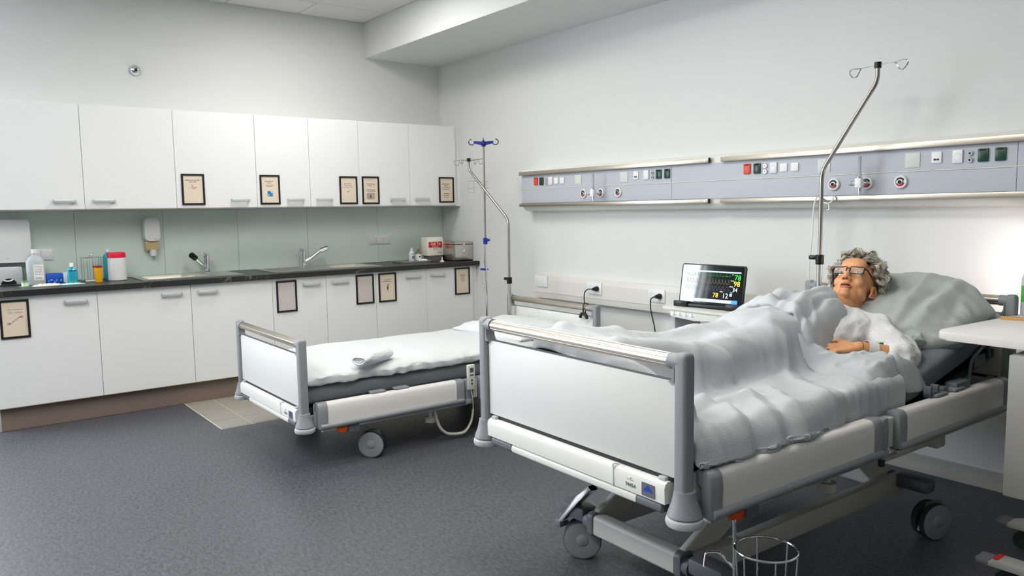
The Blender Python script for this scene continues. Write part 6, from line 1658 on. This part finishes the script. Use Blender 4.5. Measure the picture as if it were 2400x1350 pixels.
# gown: one draped shell over trunk and near sleeve
b = B()
for s in (-0.065, 0.065):
    limb(b, [Vector(SK['waist']) + Vector((s, -0.02, 0)), Vector(SK['chest']) + Vector((s * 1.15, 0, 0.004)), (s * 1.6, 1.49, 0.858)], [0.115, 0.116, 0.074])
limb(b, [SK['waist'], Vector(SK['chest']) + Vector((0, 0, 0.006)), (0, 1.47, 0.868)], [0.120, 0.122, 0.070])
limb(b, [SK['shr'], (-0.10, 1.510, 0.872), (0.0, 1.475, 0.862), (0.11, 1.505, 0.852), SK['shl']], [0.078, 0.068, 0.056, 0.066, 0.078])
m_ = Vector(SK['shl']).lerp(Vector(SK['ell']), 0.5)
limb(b, [SK['shl'], m_, Vector(SK['ell']) + Vector((0.0, 0, 0.002))], [0.080, 0.072, 0.066]); limb(b, [SK['ell'], Vector(SK['ell']).lerp(Vector(SK['wrl']), 0.18)], [0.064, 0.056])
limb(b, [SK['shr'], SK['elr']], [0.078, 0.066])
limb(b, [(0.06, 1.26, 0.79), (0.12, 1.36, 0.815), (0.15, 1.47, 0.845)], [0.075, 0.080, 0.075])
limb(b, [(0.31, 1.56, 0.80), (0.37, 1.48, 0.755), (0.395, 1.40, 0.735)], [0.035, 0.045, 0.03])
gown = obj('gown', b, GOWN, body, 0, label='white hospital gown with small grey dots')
md = gown.modifiers.new('merge', 'REMESH'); md.mode = 'VOXEL'; md.voxel_size = 0.0075; md.use_smooth_shade = True
md = gown.modifiers.new('soft', 'SMOOTH'); md.factor = 0.5; md.iterations = 6
tx = bpy.data.textures.new('cloth_folds', 'CLOUDS'); tx.noise_scale = 0.075; tx.noise_depth = 2
md = gown.modifiers.new('folds', 'DISPLACE'); md.texture = tx; md.strength = 0.030; md.mid_level = 0.5; md.texture_coords = 'LOCAL'

# wrist dressing with a green cannula cap, and the wrist seam
ax = (Vector(SK['ell']) - WR).normalized(); side = ax.cross(Vector((0, 0, 1))).normalized(); upv = side.cross(ax)
def ringtube(c, w, r, m, nm, lab=None):
    b = B(); Mx = Matrix((( side.x, upv.x, ax.x, c.x), (side.y, upv.y, ax.y, c.y), (side.z, upv.z, ax.z, c.z), (0, 0, 0, 1)))
    lathe(b, [(r - 0.002, -w / 2), (r, -w / 2), (r * 1.01, 0), (r, w / 2), (r - 0.002, w / 2)], seg=32, M=None); b.transform(Mx); return obj(nm, b, m, body, 40, lab)
band = ringtube(WR + ax * 0.048, 0.042, 0.0365, BAND, 'dressing', 'broad white wrist dressing')
b = B(); c = WR + ax * 0.078 + upv * 0.034 - side * 0.004 if upv.z > 0 else WR + ax * 0.078 - upv * 0.034; cyl(b, c, c + ax * 0.018 + Vector((0, 0, 0.004)), 0.0055, 12); obj('cannula_cap', b, mat('cannula_green', (14, 128, 62), 0.35), band)
b = B(); cyl(b, c - ax * 0.014, c, 0.006, 12); box(b, c.x - 0.008, c.x + 0.008, c.y - 0.008, c.y + 0.008, c.z - 0.006, c.z - 0.002, 0.002); obj('cannula', b, WPLAS, band)
ringtube(WR - hd * 0.0 + ax * 0.004, 0.0025, 0.0275, mat('seam_brown', (148, 84, 48), 0.6), 'wrist_seam')
# ------------------------------------------------------------------ monitor on its trolley between the beds
t = thing('instrument_trolley', 'white trolley with a printed strip and side handle, carrying the monitor', 'trolley', (3.50, -0.33, 0))
ZT = 0.775
b = B(); prism(b, rrect(0.54, 0.36, 0.04), ZT - 0.012, ZT, None, 0.003); top = obj('tray_top', b, WPLAS2, t)
b = B(); prism(b, [(-0.21, ZT - 0.013), (0.24, ZT - 0.013), (0.20, ZT - 0.045), (0.0, ZT - 0.062), (-0.16, ZT - 0.052)], 0.165, 0.175, on_y(0, 0, 0)); obj('front_apron', b, WPLAS2, t)
b = B(); prism(b, rrect(0.19, 0.028, 0.002, 2), 0, 0.0006, on_y(-0.09, -0.1752, ZT - 0.034)); st = obj('printed_strip', b, LABELW, t, 0)
b = B()
for k in range(4):
    x = -0.155 + k * 0.045
    tube(b, [(x, -0.1760, ZT - 0.024), (x + 0.002, -0.1760, ZT - 0.034), (x - 0.004, -0.1760, ZT - 0.042)], 0.0011, 5); ball(b, (x + 0.001, -0.176, ZT - 0.023), 0.002, 6)
    tube(b, [(x - 0.008, -0.1760, ZT - 0.043), (x + 0.018, -0.1760, ZT - 0.043)], 0.0008, 4); tube(b, [(x + 0.004, -0.1760, ZT - 0.036), (x + 0.014, -0.1760, ZT - 0.037)], 0.0011, 4)
obj('pictogram', b, DARKM, st, 0)
b = B(); tube(b, round_path([(0.24, 0.10, ZT - 0.012), (0.24, 0.10, ZT + 0.045), (0.33, 0.06, ZT + 0.05), (0.345, -0.02, ZT + 0.05), (0.345, -0.02, ZT - 0.03)], 0.03), 0.011, 10); obj('handle', b, DARKM, t)
b = B(); box(b, -0.235, -0.195, -0.12, 0.12, 0.10, ZT - 0.013, 0.008); obj('column', b, GPLAS, t)
b = B(); box(b, 0.03, 0.09, -0.03, 0.06, 0.10, ZT - 0.05, 0.008); obj('column', b, DARKM, t)
b = B(); box(b, -0.25, 0.20, -0.16, 0.16, 0.56, 0.585, 0.006); obj('shelf', b, GPLAS, t)
b = B(); box(b, -0.24, 0.16, -0.19, 0.19, 0.065, 0.10, 0.012); obj('base', b, GPLAS, t)
for sx in (-0.2, 0.12):
    for sy in (-0.15, 0.15):
        b = B(); cyl(b, (sx - 0.012, sy, 0.03), (sx + 0.012, sy, 0.03), 0.03, 20); cyl(b, (sx, sy, 0.03), (sx, sy, 0.066), 0.008, 8); obj('caster', b, RUBBER, t)

mo = thing('patient_monitor', 'black tablet-style patient monitor with coloured vital signs on the trolley', 'monitor', (3.495, -0.34, ZT + 0.0005), math.radians(5))
b = B(); box(b, -0.235, 0.235, -0.06, 0.05, 0, 0.022, 0.006); box(b, -0.232, -0.135, -0.068, -0.04, 0.0, 0.034, 0.005); box(b, 0.125, 0.232, -0.068, -0.04, 0.0, 0.034, 0.005); obj('stand', b, BLACK, mo)
TILT = math.radians(10.2)
MM = Matrix.Translation((0, -0.035, 0.024)) @ Matrix.Rotation(-TILT, 4, 'X') @ on_y(0, 0, 0)     # local X right, Y up, Z out of the screen
b = B(); prism(b, rrect(0.43, 0.235, 0.012), -0.018, 0.0, MM @ Matrix.Translation((0, 0.1175, 0)), 0.003); obj('housing', b, BLACK, mo)
SCR = mat('screen_glass', (6, 8, 14), 0.04, var=0, coat=0.0, spec=1.0)
b = B(); prism(b, rrect(0.415, 0.222, 0.006), 0.0004, 0.0012, MM @ Matrix.Translation((0, 0.1175, 0))); scr = obj('screen', b, SCR, mo, 0)
def glow(nm, col, e): return mat(nm, col, 0.4, var=0, emit=e)
GR, YE, WH, BL, PB = glow('screen_green', (40, 236, 70), 0.9), glow('screen_yellow', (244, 226, 40), 0.9), glow('screen_white', (226, 236, 246), 0.9), glow('screen_blue', (60, 130, 240), 0.9), glow('screen_pale_bar', (176, 208, 226), 0.8)
MS = MM @ Matrix.Translation((0, 0.1175, 0.0014))
def bar(nm, m, x0, x1, y0, y1):
    b = B(); prism(b, [(x0, y0), (x1, y0), (x1, y1), (x0, y1)], 0, 0.0003, MS); obj(nm, b, m, scr, 0)
bar('title_bar', PB, -0.185, 0.190, 0.072, 0.080); bar('title_text', WH, -0.188, -0.165, 0.086, 0.092)
bar('button_bar', PB, -0.190, 0.145, -0.104, -0.086); bar('button', BL, 0.146, 0.182, -0.106, -0.084)
text('reading', '78', 0.043, GR, MS @ Matrix.Translation((0.170, 0.046, 0)), scr); text('reading', '98', 0.043, YE, MS @ Matrix.Translation((0.168, 0.010, 0)), scr)
text('reading', '34', 0.033, WH, MS @ Matrix.Translation((0.160, -0.024, 0)), scr); text('reading', '78', 0.038, YE, MS @ Matrix.Translation((0.035, -0.062, 0)), scr); text('reading', '12', 0.040, WH, MS @ Matrix.Translation((0.100, -0.062, 0)), scr)
bar('indicator', WH, 0.129, 0.143, -0.062, -0.046); bar('indicator', GR, 0.130, 0.146, -0.041, -0.037); bar('caption', GR, 0.132, 0.142, 0.062, 0.066); bar('caption', YE, 0.128, 0.148, 0.026, 0.030); bar('caption', WH, 0.122, 0.146, -0.008, -0.004); bar('caption', WH, 0.062, 0.082, -0.040, -0.037)
def trace(m, y, amp, kind, x0=-0.18, x1=0.125, w=0.0011):
    pts = []; n = 220
    for k in range(n):
        x = x0 + (x1 - x0) * k / (n - 1); ph = (x * 46) % 1.0
        if kind == 'ecg': v = 1.0 if 0.45 < ph < 0.50 else (-0.3 if 0.50 <= ph < 0.54 else 0.12 * math.exp(-((ph - 0.75) / 0.07) ** 2))
        elif kind == 'pleth': v = math.exp(-((ph - 0.3) / 0.13) ** 2) + 0.35 * math.exp(-((ph - 0.62) / 0.12) ** 2)
        else: v = 0.5 + 0.5 * math.tanh(6 * math.sin(2 * PI * x * 40))
        pts.append(MS @ Vector((x, y + amp * v, 0.0003)))
    b = B(); tube(b, pts, w * 0.5, 4); obj('trace', b, m, scr, 0)
trace(glow('screen_green_trace', (40, 170, 80), 0.5), 0.052, 0.016, 'ecg'); trace(glow('screen_grey_trace', (150, 140, 120), 0.5), 0.004, 0.030, 'pleth'); trace(glow('screen_blue_trace', (130, 132, 160), 0.5), -0.032, 0.022, 'co2')
del b

# ------------------------------------------------------------------ wire bottle holder on the foreground bed
t = thing('bottle_holder', 'chrome wire bottle holder hooked under the foot rail of the foreground bed', 'wire holder', tuple(bed2.location), bed2.rotation_euler[2])
cx, cy = 0.615, 0.215
for z, r in ((0.384, 0.088), (0.245, 0.080), (0.150, 0.072)):
    b = B(); tube(b, [(cx + r * math.cos(a * 2 * PI / 36), cy + r * math.sin(a * 2 * PI / 36), z) for a in range(36)], 0.0036, 8, closed=True); obj('ring', b, CHROME, t)
for k in range(6):
    a = k * PI / 3 + 0.4
    b = B(); tube(b, [(cx + r * math.cos(a), cy + r * math.sin(a), z) for z, r in ((0.384, 0.088), (0.245, 0.080), (0.150, 0.072))], 0.0028, 6); obj('upright', b, CHROME, t)
b = B(); tube(b, [(cx - 0.07, cy, 0.150), (cx + 0.07, cy, 0.150)], 0.003, 6); tube(b, [(cx, cy - 0.07, 0.150), (cx, cy + 0.07, 0.150)], 0.003, 6); obj('base_cross', b, CHROME, t)
b = B(); tube(b, round_path([(cx - 0.086, cy - 0.03, 0.15), (cx - 0.088, cy - 0.03, 0.36), (cx - 0.09, cy - 0.03, 0.455), (0.500, cy - 0.03, 0.478), (0.482, cy - 0.03, 0.462)], 0.02), 0.0065, 10); obj('hanger', b, CHROME, t)
b = B(); tube(b, round_path([(cx - 0.085, cy - 0.032, 0.30), (0.49, cy - 0.055, 0.345), (0.465, cy - 0.085, 0.345), (0.462, cy - 0.088, 0.30)], 0.012), 0.0042, 8); obj('side_hook', b, CHROME, t)
t = thing('red_bottle', 'dark red bottle standing in the chrome wire holder', 'bottle', tuple((bed2.location + Matrix.Rotation(-0.022, 3, 'Z') @ Vector((cx, cy, 0)))[:2]) + (0.1545,), 0)
b = B(); lathe(b, [(0, 0), (0.050, 0), (0.055, 0.006), (0.055, 0.06), (0.040, 0.085), (0.022, 0.095), (0.0, 0.095)], seg=28); obj('bottle', b, mat('dark_red_glass', (110, 12, 20), 0.25), t)
b = B(); lathe(b, [(0, 0.092), (0.024, 0.092), (0.024, 0.108), (0, 0.109)], seg=20); obj('cap', b, mat('dark_red_cap', (120, 16, 20), 0.4), t)

# ------------------------------------------------------------------ bedside cabinet with swivel table at the right edge
t = thing('bedside_cabinet', 'grey bedside cabinet with a white swivel table leaf at the right edge', 'cabinet', (5.578, -0.66, 0), 0)
b = B(); box(b, -0.285, 0.20, -0.29, 0.22, 0.30, 0.825, 0.008); obj('body', b, CABGREY, t)
b = B(); box(b, -0.289, -0.2855, -0.24, 0.18, 0.36, 0.55, 0.002); obj('door', b, CABGREY, t)
b = B(); box(b, -0.289, -0.2855, -0.24, 0.18, 0.565, 0.80, 0.002); obj('drawer', b, CABGREY, t)
b = B(); box(b, -0.302, -0.289, 0.03, 0.05, 0.42, 0.50, 0.004); obj('door_handle', b, BEDGREYD, t)
b = B()
MT = Matrix.Translation((-0.553, -0.272, 0)) @ Matrix.Rotation(math.radians(-3), 4, 'Z')
prism(b, [(x + 0.26, y + 0.40) for x, y in rrect(0.52, 0.80, 0.045, 6)], 0.847, 0.880, MT, 0.006); tl = obj('table_leaf', b, TABLEW, t)
b = B(); cyl(b, (-0.10, -0.02, 0.826), (-0.10, -0.02, 0.851), 0.05, 24); obj('table_pivot', b, BEDGREYD, t)
for yy, xo in ((-0.40, 0.065), (0.02, -0.03)):
    b = B(); prism(b, [(xo - 0.34, 0.082), (0.22, 0.082), (0.22, 0.112), (xo - 0.30, 0.112), (xo - 0.34, 0.098)], -0.035, 0.035, MYZ(0, yy, 0), 0.004); ft = obj('foot_bar', b, CABGREY, t)
    b = B(); box(b, xo - 0.375, xo - 0.325, yy - 0.036, yy + 0.036, 0.080, 0.105, 0.008); obj('foot_cap', b, BEDGREYD, ft)
    if yy < -0.2:
      b = B(); box(b, xo - 0.318, xo - 0.300, yy - 0.03, yy + 0.03, 0.112, 0.1135); obj('brake_mark', b, REDP, ft, 0)
    for xx in (xo - 0.28, 0.17):
        b = B(); cyl(b, (xx, yy - 0.014, 0.036), (xx, yy + 0.014, 0.036), 0.036, 22); box(b, xx - 0.01, xx + 0.03, yy - 0.02, yy + 0.02, 0.06, 0.082, 0.004); obj('caster', b, RUBBER, ft)
b = B(); box(b, 0.02, 0.12, -0.33, 0.06, 0.112, 0.30, 0.01); obj('undercarriage', b, CABGREY, t)
ZL = 0.8805
t = thing('wooden_stick', 'light brown wooden stick lying on the white table leaf', 'stick', (5.085, -0.425, ZL), math.radians(12))
b = B(); prism(b, rrect(0.26, 0.020, 0.0095, 5), 0.0, 0.012, Matrix.Translation((0.11, 0, 0)), 0.004); obj('stick', b, WOOD, t)
t = thing('water_bottle', 'clear bottle with a green label standing on the table leaf, cut by the right edge', 'bottle', (5.105, -0.235, ZL))
b = B(); lathe(b, [(0, 0), (0.030, 0), (0.033, 0.005), (0.033, 0.16), (0.024, 0.19), (0.013, 0.205), (0.013, 0.215), (0, 0.215)], seg=28); obj('bottle', b, GLASSC, t)
b = B(); lathe(b, [(0.0336, 0.06), (0.0336, 0.13)], seg=28); obj('label', b, mat('green_label', (70, 180, 70), 0.5), t)
b = B(); lathe(b, [(0, 0.213), (0.016, 0.213), (0.016, 0.232), (0, 0.233)], seg=20); obj('cap', b, WPLAS, t)

# ------------------------------------------------------------------ reading lamp at the right end of the bed-head wall
t = thing('reading_lamp', 'white wall reading lamp aimed at the wall beside the bedside cabinet', 'lamp', (5.20, -0.001, 1.02))
b = B(); cyl(b, (0, 0, 0), (0, -0.03, 0), 0.045, 24); obj('wall_plate', b, WPLAS, t)
b = B(); tube(b, round_path([(0, -0.03, 0), (0, -0.14, 0.01), (-0.02, -0.18, 0.0)], 0.05), 0.009, 10); obj('arm', b, STEEL, t)
Ml = Matrix.Translation((-0.03, -0.19, 0.0)) @ Vector((-0.75, 0.62, -0.02)).to_track_quat('Z', 'Y').to_matrix().to_4x4()
b = B(); lathe(b, [(0.0, -0.05), (0.025, -0.05), (0.035, -0.03), (0.055, 0.04), (0.052, 0.04), (0.032, -0.028), (0.0, -0.045)], seg=28); b.transform(Ml); obj('shade', b, WPLAS, t)
b = B(); ball(b, (0, 0, 0.0), 0.026, 18); b.transform(Ml); obj('bulb', b, mat('lamp_bulb', (255, 238, 232), 0.4, var=0, emit=READING_LAMP), t)
